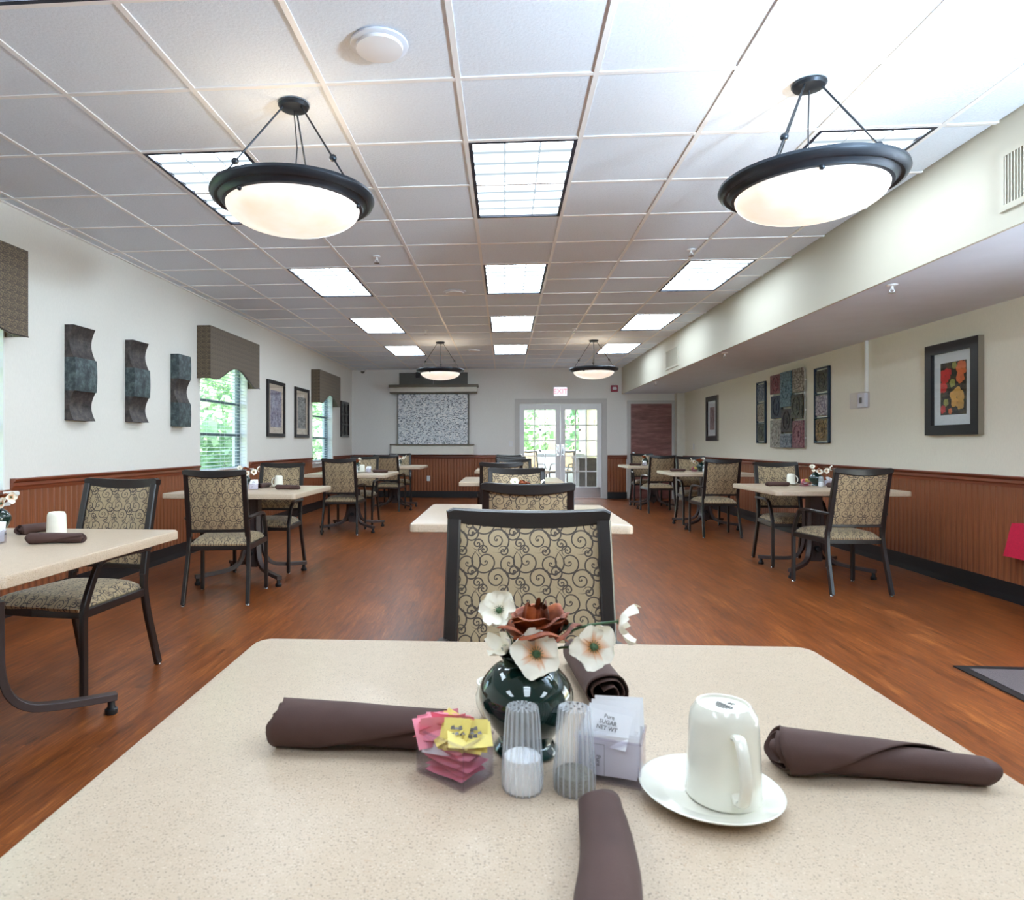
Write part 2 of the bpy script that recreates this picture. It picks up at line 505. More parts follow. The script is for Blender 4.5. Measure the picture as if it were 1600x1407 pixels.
M['porch_floor'] = plain('porch_floor', (196, 198, 206), .18, var=.05)
M['porch_wall'] = plain('porch_wall_paint', (196, 202, 208), .7)
M['porch_yellow'] = plain('porch_yellow_paint', (196, 190, 146), .7)
M['dark_wood'] = plain('dark_furniture', (44, 34, 32), .4)
M['sash'] = plain('grey_sash', (88, 100, 106), .45)

# ------------------------------------------------------------------ helpers: meshes
def link(name, me, mats=None, parent=None, smooth=False, loc=None):
    if isinstance(me, bmesh.types.BMesh):
        bm = me
        me = bpy.data.meshes.new(name)
        bmesh.ops.recalc_face_normals(bm, faces=bm.faces[:])
        bm.to_mesh(me)
        bm.free()
    if smooth:
        me.polygons.foreach_set('use_smooth', [True] * len(me.polygons))
        try:
            me.set_sharp_from_angle(angle=R(38))
        except Exception:
            pass
    o = bpy.data.objects.new(name, me)
    COL.objects.link(o)
    if mats:
        if not isinstance(mats, (list, tuple)):
            mats = [mats]
        if not len(me.materials):
            for mm in mats:
                me.materials.append(mm)
    if parent:
        o.parent = parent
    if loc is not None:
        o.location = loc
    return o

def root(name, label, cat, loc=(0, 0, 0), rz=0, group=None):
    o = bpy.data.objects.new(name, None)
    o.empty_display_size = .1
    COL.objects.link(o)
    o.location = loc
    o.rotation_euler = (0, 0, rz)
    o['label'] = label
    o['category'] = cat
    if group:
        o['group'] = group
    return o

def tag(o, label, cat, group=None):
    o['label'] = label
    o['category'] = cat
    if group:
        o['group'] = group
    return o

def dup(o, loc=None, rz=None, label=None, group=None, parent=None, scale=None):
    c = o.copy()
    COL.objects.link(c)
    if parent is not None:
        c.parent = parent
    if loc is not None:
        c.location = loc
    if rz is not None:
        c.rotation_euler = (c.rotation_euler.x, c.rotation_euler.y, rz)
    if label:
        c['label'] = label
    if group:
        c['group'] = group
    if scale is not None:
        c.scale = scale
    for ch in list(o.children):
        d = dup(ch, parent=c)
    return c

def box(bm, x0, x1, y0, y1, z0, z1, bev=0, mi=0):
    vs = [bm.verts.new(p) for p in ((x0, y0, z0), (x1, y0, z0), (x1, y1, z0), (x0, y1, z0), (x0, y0, z1), (x1, y0, z1), (x1, y1, z1), (x0, y1, z1))]
    fs = [bm.faces.new([vs[i] for i in q]) for q in ((0, 3, 2, 1), (4, 5, 6, 7), (0, 1, 5, 4), (1, 2, 6, 5), (2, 3, 7, 6), (3, 0, 4, 7))]
    for f in fs:
        f.material_index = mi
    if bev:
        es = list({e for f in fs for e in f.edges})
        bmesh.ops.bevel(bm, geom=es, offset=bev, segments=2, affect='EDGES', clamp_overlap=True)
    return vs

def B(*a, **k):
    bm = bmesh.new()
    box(bm, *a, **k)
    return bm

def struct(name, bm, mat, parent=None, smooth=False):
    o = link(name, bm, mat, parent, smooth)
    if not parent:
        o['kind'] = 'structure'
    return o

def lathe(bm, prof, n=32, rfun=None, mi=0, axis_z=True, c=(0, 0, 0), cap0=False, cap1=False):
    rings = []
    for (r, z) in prof:
        ring = []
        for k in range(n):
            a = 2 * PI * k / n
            rr = r * (rfun(a, z) if rfun else 1)
            ring.append(bm.verts.new((c[0] + rr * math.cos(a), c[1] + rr * math.sin(a), c[2] + z)))
        rings.append(ring)
    for a, b in zip(rings, rings[1:]):
        for k in range(n):
            f = bm.faces.new((a[k], a[(k + 1) % n], b[(k + 1) % n], b[k]))
            f.material_index = mi
    if cap0:
        bm.faces.new(rings[0][::-1]).material_index = mi
    if cap1:
        bm.faces.new(rings[-1]).material_index = mi
    return rings

def sweep(bm, pts, w, h, side=(1, 0, 0), cut=.28, mi=0, rnd=False, caps=True):
    """bar of w (along side) by h through pts; w, h numbers or lists; rnd: 10-sided round"""
    pts = [Vector(p) for p in pts]
    side = Vector(side).normalized()
    n = len(pts)
    if not isinstance(w, (list, tuple)): w = [w] * n
    if not isinstance(h, (list, tuple)): h = [h] * n
    rings = []
    for i, p in enumerate(pts):
        t = (pts[min(i + 1, n - 1)] - pts[max(i - 1, 0)]).normalized()
        s = (side - t * side.dot(t))
        if s.length < 1e-4:
            s = Vector((0, 0, 1)).cross(t) if abs(t.z) < .9 else Vector((1, 0, 0))
        s.normalize()
        u = t.cross(s)
        a, b = w[i] / 2, h[i] / 2
        if rnd:
            sec = [(a * math.cos(2 * PI * k / 10), b * math.sin(2 * PI * k / 10)) for k in range(10)]
        else:
            c_ = min(a, b) * cut
            sec = [(a, b - c_), (a - c_, b), (-a + c_, b), (-a, b - c_), (-a, -b + c_), (-a + c_, -b), (a - c_, -b), (a, -b + c_)]
        rings.append([bm.verts.new(p + s * x + u * y) for x, y in sec])
    m_ = len(rings[0])
    for a, b in zip(rings, rings[1:]):
        for k in range(m_):
            bm.faces.new((a[k], a[(k + 1) % m_], b[(k + 1) % m_], b[k])).material_index = mi
    if caps:
        bm.faces.new(rings[0][::-1]).material_index = mi
        bm.faces.new(rings[-1]).material_index = mi

def smooth_path(pts, sub=4):
    """Catmull-Rom through points"""
    P = [Vector(p) for p in pts]
    P = [P[0] * 2 - P[1]] + P + [P[-1] * 2 - P[-2]]
    out = []
    for i in range(1, len(P) - 2):
        for k in range(sub):
            t = k / sub
            a, b, c_, d = P[i - 1], P[i], P[i + 1], P[i + 2]
            out.append(.5 * ((2 * b) + (-a + c_) * t + (2 * a - 5 * b + 4 * c_ - d) * t * t + (-a + 3 * b - 3 * c_ + d) * t ** 3))
    out.append(P[-2])
    return out

def extrude_prof(bm, prof, a0, a1, axis='Y', mi=0, closed=True):
    """prof: list of (p, z); p is x (axis Y) or y (axis X)"""
    def mk(p, z, a):
        return (p, a, z) if axis == 'Y' else (a, p, z)
    r0 = [bm.verts.new(mk(p, z, a0)) for p, z in prof]
    r1 = [bm.verts.new(mk(p, z, a1)) for p, z in prof]
    n = len(prof)
    for k in range(n if closed else n - 1):
        bm.faces.new((r0[k], r0[(k + 1) % n], r1[(k + 1) % n], r1[k])).material_index = mi
    if closed:
        bm.faces.new(r0[::-1]).material_index = mi
        bm.faces.new(r1).material_index = mi

def text(name, s, size, mat, parent=None, loc=(0, 0, 0), rot=(0, 0, 0), ext=.0004, align='CENTER'):
    c = bpy.data.curves.new(name, 'FONT')
    c.body = s
    c.size = size
    c.extrude = ext
    c.align_x = align
    c.align_y = 'CENTER'
    c.resolution_u = 2
    c.materials.append(mat)
    tmp = bpy.data.objects.new(name, c)
    COL.objects.link(tmp)
    dg = bpy.context.evaluated_depsgraph_get()
    me = bpy.data.meshes.new_from_object(tmp.evaluated_get(dg))
    bpy.data.objects.remove(tmp)
    if not len(me.materials): me.materials.append(mat)
    o = bpy.data.objects.new(name, me)
    COL.objects.link(o)
    o.location = loc
    o.rotation_euler = rot
    if parent: o.parent = parent
    return o

# ------------------------------------------------------------------ room shell
XL, XR, XS, YB, YF, ZC, ZS = -3.37, 3.76, 2.495, 14.36, -3.6, 2.80, 2.246
RAIL = .935

floor = struct('floor', B(XL - .2, XR + .2, YF - .2, YB + .15, -.12, 0), M['floor'])

# walls: boxes around the openings
WIN = [(2.86, 4.22), (7.08, 8.44), (11.36, 12.72)]
ZW0, ZW1 = .84, 2.20
bm = bmesh.new()
ys = [YF - .2] + [v for w in WIN for v in w] + [YB + .2]
for k in range(0, len(ys), 2):
    box(bm, XL - .2, XL, ys[k], ys[k + 1], 0, ZC + .15)
for a, b in WIN:
    box(bm, XL - .2, XL, a, b, 0, ZW0)
    box(bm, XL - .2, XL, a, b, ZW1, ZC + .15)
struct('wall_left', bm, M['wall_l'])
# an outside glass door stands right of the walk-off mat, just beyond the frame
OD0, OD1, ODZ = 1.75, 3.65, 2.12
bm = bmesh.new()
box(bm, XR, XR + .2, YF - .2, OD0, 0, ZC + .15); box(bm, XR, XR + .2, OD1, YB + .2, 0, ZC + .15); box(bm, XR, XR + .2, OD0, OD1, ODZ, ZC + .15)
struct('wall_right', bm, M['wall_r'])
bm = bmesh.new()
for a_, b_, c_, d_ in ((OD0, OD0 + .05, 0, ODZ), (OD1 - .05, OD1, 0, ODZ), (OD0, OD1, ODZ - .05, ODZ), (OD0, OD1, 0, .10), ((OD0 + OD1) / 2 - .04, (OD0 + OD1) / 2 + .04, 0, ODZ)):
    box(bm, XR + .06, XR + .12, a_, b_, c_, d_)
od = struct('door_4', bm, M['white'])
link('pane', B(XR + .088, XR + .092, OD0 + .04, OD1 - .04, .1, ODZ - .04), M['pane'], od)
struct('ceiling_added_sun_blocker', B(XR + .2, XR + 3.0, 0.5, 5.0, 2.45, 2.6), M['white'])  # unseen roof, added to keep direct sun from entering by the glass door
struct('floor_added_sun_bounce', B(XR + .2, XR + 12, -8, 14, -.25, -.02), M['concrete'])  # unseen pale slab, added to bounce sunlight up through the door
DX0, DX1, DZ = .30, 2.09, 2.06
bm = bmesh.new()
box(bm, XL - .2, DX0, YB, YB + .2, 0, ZC + .15)
box(bm, DX0, DX1, YB, YB + .2, DZ, ZC + .15)
box(bm, DX1, XR + .2, YB, YB + .2, 0, ZC + .15)
struct('wall_back', bm, M['wall_b'])
struct('wall_front', B(XL - .2, XR + .2, YF - .2, YF, 0, ZC + .15), M['wall_r'])
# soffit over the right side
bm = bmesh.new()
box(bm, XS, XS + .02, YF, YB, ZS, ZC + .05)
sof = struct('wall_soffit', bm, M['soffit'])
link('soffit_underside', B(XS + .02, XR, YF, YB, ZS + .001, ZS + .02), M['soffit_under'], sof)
# a pilaster at the far right corner
struct('trim_pilaster', B(3.60, XR, YB - .22, YB, 0, ZS), M['ledge'])

# ceiling: slab, bars and tiles
ceil = struct('ceiling', B(XL, XS, YF, YB, ZC + .09, ZC + .14), M['slab'])
T = .6096
GX0, GY0 = -.2088, 2.9386
cols = [XL] + [GX0 + i * T for i in range(-5, 5)] + [XS]
rows = [GY0 + j * T for j in range(-10, 19)]
rows = [YF] + [r for r in rows if YF + .05 < r < YB - .05] + [YB]
bar_y = B(-.012, .012, YF, YB, ZC - .001, ZC + .03)
me_bar = bpy.data.meshes.new('grid_bar'); bar_y.to_mesh(me_bar); bar_y.free()
bar_x = B(XL, XS, -.012, .012, ZC - .0005, ZC + .03)
me_bar2 = bpy.data.meshes.new('grid_bar'); bar_x.to_mesh(me_bar2); bar_x.free()
for x in cols[1:-1]:
    link('grid_bar', me_bar, M['tbar'], ceil, loc=(x, 0, 0))
for y in rows[1:-1]:
    link('grid_bar', me_bar2, M['tbar'], ceil, loc=(0, y, 0))
struct('trim_1', B(XL, XL + .022, YF, YB, ZC - .004, ZC + .03), M['tbar'])
struct('trim_2', B(XL, XS, YB - .02, YB, ZC - .004, ZC + .03), M['tbar'])
# lights take two tiles: columns -3,0,3 ; rows starting every four tiles
LIGHTS = []
for (ci, side) in ((-3, 'left'), (0, 'middle'), (3, 'right')):
    for k in range(-2, 4):
        j0 = 1 + 4 * k
        if GY0 + j0 * T < YF or GY0 + (j0 + 2) * T > YB: continue
        LIGHTS.append((ci, j0, side, k))
taken = set()
for ci, j0, s_, k in LIGHTS:
    taken.add((ci, j0)); taken.add((ci, j0 + 1))
def idx(v, g0): return int(round((v - g0) / T))
tile_me = {}
for a, b in zip(cols, cols[1:]):
    for c0, c1 in zip(rows, rows[1:]):
        ii = idx(b, GX0) - 1 if a == XL else idx(a, GX0)
        jj = idx(c1, GY0) - 1 if c0 == YF else idx(c0, GY0)
        if (ii, jj) in taken and a != XL: continue
        w, h = round(b - a - .02, 3), round(c1 - c0 - .02, 3)
        if w < .03 or h < .03: continue
        if (w, h) not in tile_me:
            bmt = B(-w / 2, w / 2, -h / 2, h / 2, 0, .016)
            me = bpy.data.meshes.new('ceiling_tile'); bmt.to_mesh(me); bmt.free()
            tile_me[(w, h)] = me
        link('ceiling_tile', tile_me[(w, h)], M['tile'], ceil, loc=((a + b) / 2, (c0 + c1) / 2, ZC + .004 + random.uniform(0, .0015)))

# ------------------------------------------------------------------ wainscot
def bead_prof(w):
    # flat board with a small bead and quirks at one edge; (offset out of wall, along)
    return [(0, 0), (.010, 0), (.012, .002), (.012, w - .016), (.007, w - .014), (.011, w - .011), (.0135, w - .008), (.011, w - .004), (.007, w - .001), (.007, w), (0, w)]
def board_mesh(w, z0, z1):
    bm = bmesh.new()
    pr = bead_prof(w)
    lo = [bm.verts.new((p, a, z0)) for p, a in pr]; hi = [bm.verts.new((p, a, z1)) for p, a in pr]
    n = len(pr)
    for k in range(n):
        bm.faces.new((lo[k], lo[(k + 1) % n], hi[(k + 1) % n], hi[k]))
    bmesh.ops.recalc_face_normals(bm, faces=bm.faces[:])
    me = bpy.data.meshes.new('board'); bm.to_mesh(me); bm.free()
    me.materials.append(M['bead'])
    return me
BW = .066
bmesh_full = board_mesh(BW, .14, .86)
def wains(name, x, y0, y1, rz, skip=None):
    """boards along a wall from y0 to y1; rz turns the outward side"""
    par = struct(name, B(-.004, .0, -.001, .001, .2, .8), M['bead'])
    par.location = (x, y0, 0)
    return par
def rail_prof(s):
    return [(0, .850), (s * .016, .850), (s * .018, .872), (s * .026, .884), (s * .024, .905), (s * .040, .918), (s * .044, .930), (s * .042, RAIL), (0, RAIL)]
def run_y(side, x, s, y0, y1, gaps):
    par = struct('trim_wainscot_' + side, B(x - .001, x + .001, y0, y0 + .01, .14, .86), M['bead'])
    n = 0
    y = y0
    while y + BW <= y1 + .001:
        o = link('board', bmesh_full, None, par)
        if s > 0:
            o.location = (x, y, 0)
        else:
            o.location = (x, y + BW, 0); o.rotation_euler = (0, 0, PI)
        y += BW; n += 1
    # rail pieces between window openings, and base
    segs = []
    a = y0
    for g0, g1 in gaps:
        if g0 > a: segs.append((a, g0 - .05))
        a = g1 + .05
    segs.append((a, y1))
    bm = bmesh.new()
    for a, b in segs:
        extrude_prof(bm, [(x + p, z) for p, z in rail_prof(s)], a, b, 'Y')
    struct('trim_rail_' + side, bm, M['rail'])
    bm = bmesh.new()
    extrude_prof(bm, [(x, 0), (x + s * .024, 0), (x + s * .021, .02), (x + s * .016, .05), (x + s * .014, .143), (x, .143)], y0 - .05, YB, 'Y')
    struct('baseboard_' + side, bm, M['black_base'])
run_y('left', XL, 1, 1.8, YB, WIN)
run_y('right', XR, -1, 3.75, YB, [])
# back wall
def run_x(tag_, xa, xb):
    par = struct('trim_wainscot_back_' + tag_, B(xa, xa + .01, YB - .001, YB + .001, .14, .86), M['bead'])
    x = xa
    while x + BW <= xb + .001:
        o = link('board', bmesh_full, None, par)
        o.location = (x, YB, 0); o.rotation_euler = (0, 0, -PI / 2)
        x += BW
    bm = bmesh.new()
    extrude_prof(bm, [(YB + p, z) for p, z in rail_prof(-1)], xa, xb, 'X')
    struct('trim_rail_back_' + tag_, bm, M['rail_x'])
    struct('baseboard_back_' + tag_, B(xa, xb, YB - .018, YB, 0, .143), M['black_base'])
run_x('left', XL + .02, .19)
run_x('right', 2.19, 2.60)

# ------------------------------------------------------------------ left windows
slat_bm = bmesh.new()
extrude_prof(slat_bm, [(-.024, -.0015), (0, .0015), (.024, -.0015), (.024, .0003), (0, .0033), (-.024, .0003)], .012, 1.348, 'Y')
me_slat = bpy.data.meshes.new('slat'); slat_bm.to_mesh(me_slat); slat_bm.free()
for k, (a, b) in enumerate(WIN):
    wx = XL - .12
    bm = bmesh.new()
    for (p, q, z0, z1) in ((a, b, ZW0, ZW0 + .04), (a, b, ZW1 - .04, ZW1), (a, a + .04, ZW0, ZW1), (b - .04, b, ZW0, ZW1), (a, b, 1.27, 1.30), (a, b, 1.67, 1.70)):
        box(bm, wx - .03, wx + .02, p, q, z0, z1)
    win = struct('window_%d' % (k + 1), bm, M['sash'])
    link('pane', B(wx - .012, wx - .006, a + .03, b - .03, ZW0 + .03, ZW1 - .03), M['pane'], win)
    # reveals and stool
    bm = bmesh.new()
    box(bm, XL - .2, XL + .002, a - .001, a + .012, ZW0, ZW1)
    box(bm, XL - .2, XL + .002, b - .012, b + .001, ZW0, ZW1)
    box(bm, XL - .2, XL, a, b, ZW1 - .012, ZW1)
    link('window_reveal', bm, M['white'], win)
    bm = bmesh.new()
    box(bm, XL - .1, XL + .075, a - .05, b + .05, ZW0 - .02, ZW0 + .012, bev=.006)
    box(bm, XL, XL + .02, a - .03, b + .03, ZW0 - .085, ZW0 - .02)
    link('window_sill', bm, M['white'], win)
    names = ['at the left edge of the photo', 'behind the second left table', 'nearest the back wall']
    t = root('window_blind', 'white horizontal slat blind in the left window ' + names[k], 'window blind', (XL - .04, a, 0), group='slat blinds in the left windows')
    link('headrail', B(-.03, .03, .008, 1.352, ZW1 - .055, ZW1 - .014), M['white_plastic'], t)
    z = ZW0 + .075
    while z < ZW1 - .07:
        s = link('slat', me_slat, M['white_plastic'], t, loc=(0, 0, z)); s.rotation_euler = (0, R(3), 0)
        z += .043
    link('bottom_rail', B(-.026, .026, .012, 1.348, ZW0 + .02, ZW0 + .04, bev=.003), M['white_plastic'], t)
    bm = bmesh.new()
    for yy in (.2, .68, 1.16):
        box(bm, .026, .0275, yy - .001, yy + .001, ZW0 + .03, ZW1 - .05)
        box(bm, -.0275, -.026, yy - .001, yy + .001, ZW0 + .03, ZW1 - .05)
    link('ladder_cord', bm, M['white_plastic'], t)
    # valance (cornice box) with arched lower edge
    va, vb = a - .07, b + .02
    t = root('window_valance', 'arched box valance over the left window ' + names[k], 'valance', (XL, (va + vb) / 2, 0), group='box valances on the left wall')
    L2 = (vb - va) / 2
    dp = .155
    zb, zt = 1.895, 2.475
    n = 28
    def arch(y):
        u = abs(y) / L2
        if u > .80: return zb
        s = .5 * (1 + math.cos(PI * u / .80))
        return zb + .175 * (s ** .8)
    bm = bmesh.new()
    for (xa, xb) in ((dp - .016, dp),):
        top0 = []; bot0 = []; top1 = []; bot1 = []
        for i in range(n + 1):
            y = -L2 + 2 * L2 * i / n
            top0.append(bm.verts.new((xa, y, zt))); bot0.append(bm.verts.new((xa, y, arch(y))))
            top1.append(bm.verts.new((xb, y, zt))); bot1.append(bm.verts.new((xb, y, arch(y))))
        for i in range(n):
            bm.faces.new((bot1[i], bot1[i + 1], top1[i + 1], top1[i]))
            bm.faces.new((bot0[i + 1], bot0[i], top0[i], top0[i + 1]))
            bm.faces.new((bot0[i], bot0[i + 1], bot1[i + 1], bot1[i]))
            bm.faces.new((top0[i + 1], top0[i], top1[i], top1[i + 1]))
        bm.faces.new((bot0[0], bot1[0], top1[0], top0[0])); bm.faces.new((bot1[-1], bot0[-1], top0[-1], top1[-1]))
    link('front_board', bm, M['fab_val'], t)
    bm = bmesh.new()
    box(bm, 0, dp - .016, -L2, -L2 + .016, zb, zt); box(bm, 0, dp - .016, L2 - .016, L2, zb, zt); box(bm, 0, dp - .016, -L2 + .016, L2 - .016, zt - .016, zt)
    link('return_board', bm, M['fab_val2'], t)
    # piping along the arch
    bm = bmesh.new()
    sweep(bm, [(dp + .002, -L2 + 2 * L2 * i / n, arch(-L2 + 2 * L2 * i / n)) for i in range(n + 1)], .008, .008, (1, 0, 0), rnd=True)
    link('piping', bm, M['dark_wood'], t)

# ------------------------------------------------------------------ back wall: french doors
bm = bmesh.new()
for x0, x1, z0, z1 in ((DX0 - .09, DX0, 0, DZ - .001), (DX1, DX1 + .09, 0, DZ - .001), (DX0 - .09, DX1 + .09, DZ, DZ + .09)):
    box(bm, x0, x1, YB - .02, YB + .0, z0, z1, bev=.004)
for x0, x1, z0, z1 in ((DX0, DX0 + .015, 0, DZ), (DX1 - .015, DX1, 0, DZ), (DX0, DX1, DZ - .015, DZ)):
    box(bm, x0, x1, YB - .01, YB + .18, z0, z1)
struct('trim_door_casing', bm, M['casing'])
def french(n, x0, x1, hinge):
    par = struct('door_%d' % n, B(x0, x1, YB + .03, YB + .07, .01, .25, bev=.002), M['door_paint'])
    bm = bmesh.new()
    st = .10
    for a, b, c_, d in ((x0, x0 + st, .25, DZ - .02), (x1 - st, x1, .25, DZ - .02), (x0 + st, x1 - st, DZ - .15, DZ - .02)):
        box(bm, a, b, YB + .03, YB + .07, c_, d)
    link('stile', bm, M['door_paint'], par)
    gx0, gx1, gz0, gz1 = x0 + st, x1 - st, .25, DZ - .15
    for i in (1, 2):
        x = gx0 + (gx1 - gx0) * i / 3
        link('muntin', B(x - .011, x + .011, YB + .034, YB + .066, gz0, gz1), M['door_paint'], par)
    for j in range(1, 5):
        z = gz0 + (gz1 - gz0) * j / 5
        link('muntin', B(gx0, gx1, YB + .035, YB + .065, z - .011, z + .011), M['door_paint'], par)
    pw, ph = (gx1 - gx0) / 3, (gz1 - gz0) / 5
    me = bpy.data.meshes.new('pane'); b_ = B(-pw / 2, pw / 2, -.002, .002, -ph / 2, ph / 2); b_.to_mesh(me); b_.free()
    for i in range(3):
        for j in range(5):
            link('pane', me, M['pane'], par, loc=(gx0 + pw * (i + .5), YB + .05, gz0 + ph * (j + .5)))
    link('kick_plate', B(x0 + .02, x1 - .02, YB + .026, YB + .03, .02, .24), M['chrome'], par)
    hx = x1 - .05 if hinge == 'l' else x0 + .05
    bm = bmesh.new()
    box(bm, hx - .03, hx + .03, YB + .024, YB + .03, .92, 1.16, bev=.002)
    sweep(bm, smooth_path([(hx, YB + .028, .96), (hx, YB - .02, .98), (hx, YB - .02, 1.10), (hx, YB + .028, 1.12)]), .016, .016, rnd=True)
    link('door_handle', bm, M['chrome'], par, smooth=True)
xm = (DX0 + DX1) / 2
french(1, DX0 + .018, xm - .003, 'l')
french(2, xm + .003, DX1 - .018, 'r')

# single wood door
bm = bmesh.new()
wx0, wx1, wz = 2.68, 3.54, 2.03
for x0, x1, z0, z1 in ((wx0 - .075, wx0, 0, wz - .001), (wx1, wx1 + .055, 0, wz - .001), (wx0 - .075, wx1 + .055, wz, wz + .07)):
    box(bm, x0, x1, YB - .03, YB, z0, z1, bev=.004)
struct('trim_wood_door_casing', bm, M['casing'])
d3 = struct('door_3', B(wx0, wx1, YB - .018, YB, .008, wz, bev=.003), M['door_wood'])
bm = bmesh.new()
lathe(bm, [(.0, .055), (.02, .052), (.027, .04), (.02, .025), (.011, .018), (.011, .006), (.03, .005), (.03, 0)], 20)
h = link('door_handle', bm, M['chrome'], d3, smooth=True); h.location = (wx0 + .06, YB - .018, .98); h.rotation_euler = (R(90), 0, 0)

# ------------------------------------------------------------------ mosaic feature on the back wall
t = root('mosaic_feature', 'grey pebble mosaic panel between two cream shelves on the back wall', 'mosaic panel', (-1.56, YB, 0))
link('backing', B(-.78, .78, -.10, 0, 1.16, 2.26), M['grey_panel'], t)
link('grout', B(-.757, .757, -.108, -.10, 1.17, 2.255), M['grout'], t)
bm = bmesh.new()
nx, nz = 64, 50
for j in range(nz):
    o_ = random.uniform(-.01, .01)
    x = -.757 + o_ * 0
    while x < .745:
        w = random.uniform(.016, .032)
        if x + w > .757: w = .757 - x
        z0 = 1.172 + j * 1.08 / nz
        box(bm, x + .001, x + w - .001, -.108 - random.uniform(.006, .014), -.108, z0 + .001, z0 + 1.08 / nz - .001)
        x += w
s = link('mosaic_stones', bm, M['mosaic'], t); s['kind'] = 'stuff'
bm = bmesh.new()
box(bm, -.95, .99, -.24, 0, 2.40, 2.455, bev=.004); box(bm, -.93, .96, -.22, 0, 2.27, 2.30, bev=.003)
link('cornice', bm, M['ledge_dark'], t)
link('upper_shelf', B(-.93, .96, -.20, 0, 2.30, 2.40), M['ledge'], t)
link('mantel_top', B(-.93, .90, -.20, 0, 1.14, 1.172, bev=.003), M['ledge_dark'], t)
link('lower_shelf', B(-.90, .88, -.17, 0, .945, 1.14), M['ledge'], t)
t = root('wall_screen', 'dark grey recessed panel above the mosaic shelves on the back wall', 'panel', (-1.56, YB, 0))
link('panel', B(-.75, -.004, -.03, 0, 2.456, 2.73), M['grey_panel'], t)
link('panel', B(.004, .75, -.03, 0, 2.456, 2.73), M['grey_panel'], t)
t = root('wall_speaker', 'small black wall speaker above the left end of the mosaic shelf', 'speaker', (-1.88, YB, 2.66))
link('bracket', B(-.01, .01, -.09, -.03, -.01, .01), M['frame_black'], t)
link('cabinet', B(-.05, .05, -.17, -.09, -.06, .07, bev=.008), M['frame_black'], t)

# wall devices on the back wall
t = root('exit_sign', 'white lit EXIT sign with red letters above the glass double doors', 'exit sign', (1.19, YB, 2.30))
link('housing', B(-.155, .155, -.06, 0, -.11, .11, bev=.006), M['white_plastic'], t)
link('face', B(-.14, .14, -.063, -.06, -.095, .095), M['exit_face'], t)
text('lettering', 'EXIT', .15, M['exit_red'], t, (0, -.065, 0), (R(90), 0, 0), .001)
t = root('fire_alarm', 'red fire alarm strobe on the back wall beside the soffit', 'fire alarm', (2.335, YB, 2.36))
link('housing', B(-.075, .075, -.05, 0, -.07, .07, bev=.008), M['alarm_red'], t)
link('strobe', B(-.045, .045, -.075, -.05, -.03, .03, bev=.01), M['white_plastic'], t)
def wall_plate(label, loc, rz, kind):
    t = root('light_switch' if kind == 's' else 'power_outlet', label, 'switch' if kind == 's' else 'outlet', loc, rz)
    link('cover_plate', B(-.036, .036, -.006, 0, -.058, .058, bev=.002), M['white_plastic'], t)
    if kind == 's':
        link('rocker', B(-.016, .016, -.010, -.006, -.033, .033, bev=.002), M['white'], t)
    else:
        for z in (-.024, .024):
            link('socket', B(-.015, .015, -.009, -.006, z - .014, z + .014, bev=.003), M['white'], t)
wall_plate('white switch plate left of the glass double doors', (.13, YB, 1.174), 0, 's')
wall_plate('white outlet plate low on the back wainscot', (-1.668, YB - .014, .42), 0, 'o')
wall_plate('small white switch plate on the far right wall', (XR, 13.5, 1.12), -PI / 2, 's')
t = root('security_camera', 'small white dome camera in the back left ceiling corner', 'camera', (-3.10, YB - .12, 2.795))
bm = bmesh.new(); lathe(bm, [(.055, 0), (.055, -.03), (.045, -.035)], 20, cap0=True, cap1=True); link('mount', bm, M['white_plastic'], t, smooth=True)
bm = bmesh.new(); lathe(bm, [(.043, -.035), (.040, -.055), (.028, -.072), (.010, -.08), (.001, -.081)], 20); link('dome', bm, M['grey_panel'], t, smooth=True)

# ------------------------------------------------------------------ soffit vents
def vent(label, y0, y1, z0, z1):
    t = root('air_vent', label, 'air vent', (XS, (y0 + y1) / 2, (z0 + z1) / 2), group='air vents in the soffit')
    L, H = (y1 - y0) / 2, (z1 - z0) / 2
    bm = bmesh.new()
    for a, b, c_, d in ((-L, L, H - .03, H), (-L, L, -H, -H + .03), (-L, -L + .03, -H + .03, H - .03), (L - .03, L, -H + .03, H - .03)):
        box(bm, -.012, 0, a, b, c_, d)
    link('vent_frame', bm, M['soffit'], t)
    link('vent_back', B(-.002, -.0005, -L + .03, L - .03, -H + .03, H - .03), M['grey_panel'], t)
    n = int((2 * L - .06) / .019)
    me = bpy.data.meshes.new('louvre'); b_ = B(-.011, -.002, -.003, .003, -H + .03, H - .03); b_.to_mesh(me); b_.free()
    for i in range(n):
        link('louvre', me, M['soffit'], t, loc=(0, -L + .03 + (i + .5) * (2 * L - .06) / n, 0))
vent('cream louvred air vent on the soffit near the right edge of the photo', 2.95, 3.52, 2.335, 2.638)
vent('far cream louvred air vent on the soffit near the back wall', 9.72, 10.45, 2.31, 2.62)

# ------------------------------------------------------------------ ceiling fixtures
def make_light(label):
    t = root('ceiling_light', label, 'ceiling light', (0, 0, ZC), group='fluorescent ceiling panels')
    w, l = T / 2 - .012, T - .012
    bm = bmesh.new()
    for a, b, c_, d in ((-w, -w + .02, -l, l), (w - .02, w, -l, l), (-w + .02, w - .02, -l, -l + .02), (-w + .02, w - .02, l - .02, l)):
        box(bm, a, b, c_, d, -.002, .028)
    link('frame', bm, M['fix_frame'], t)
    link('lens', B(-w + .02, w - .02, -l + .02, l - .02, .010, .014), M['lens'], t)
    link('housing', B(-w, w, -l, l, .03, .08), M['white'], t)
    return t
proto = None
order = {'left': 'left', 'middle': 'middle', 'right': 'right'}
posn = {-2: 'farthest behind the camera', -1: 'nearest overhead', 0: 'first in full view', 1: 'second in full view', 2: 'third in full view', 3: 'fourth and farthest'}
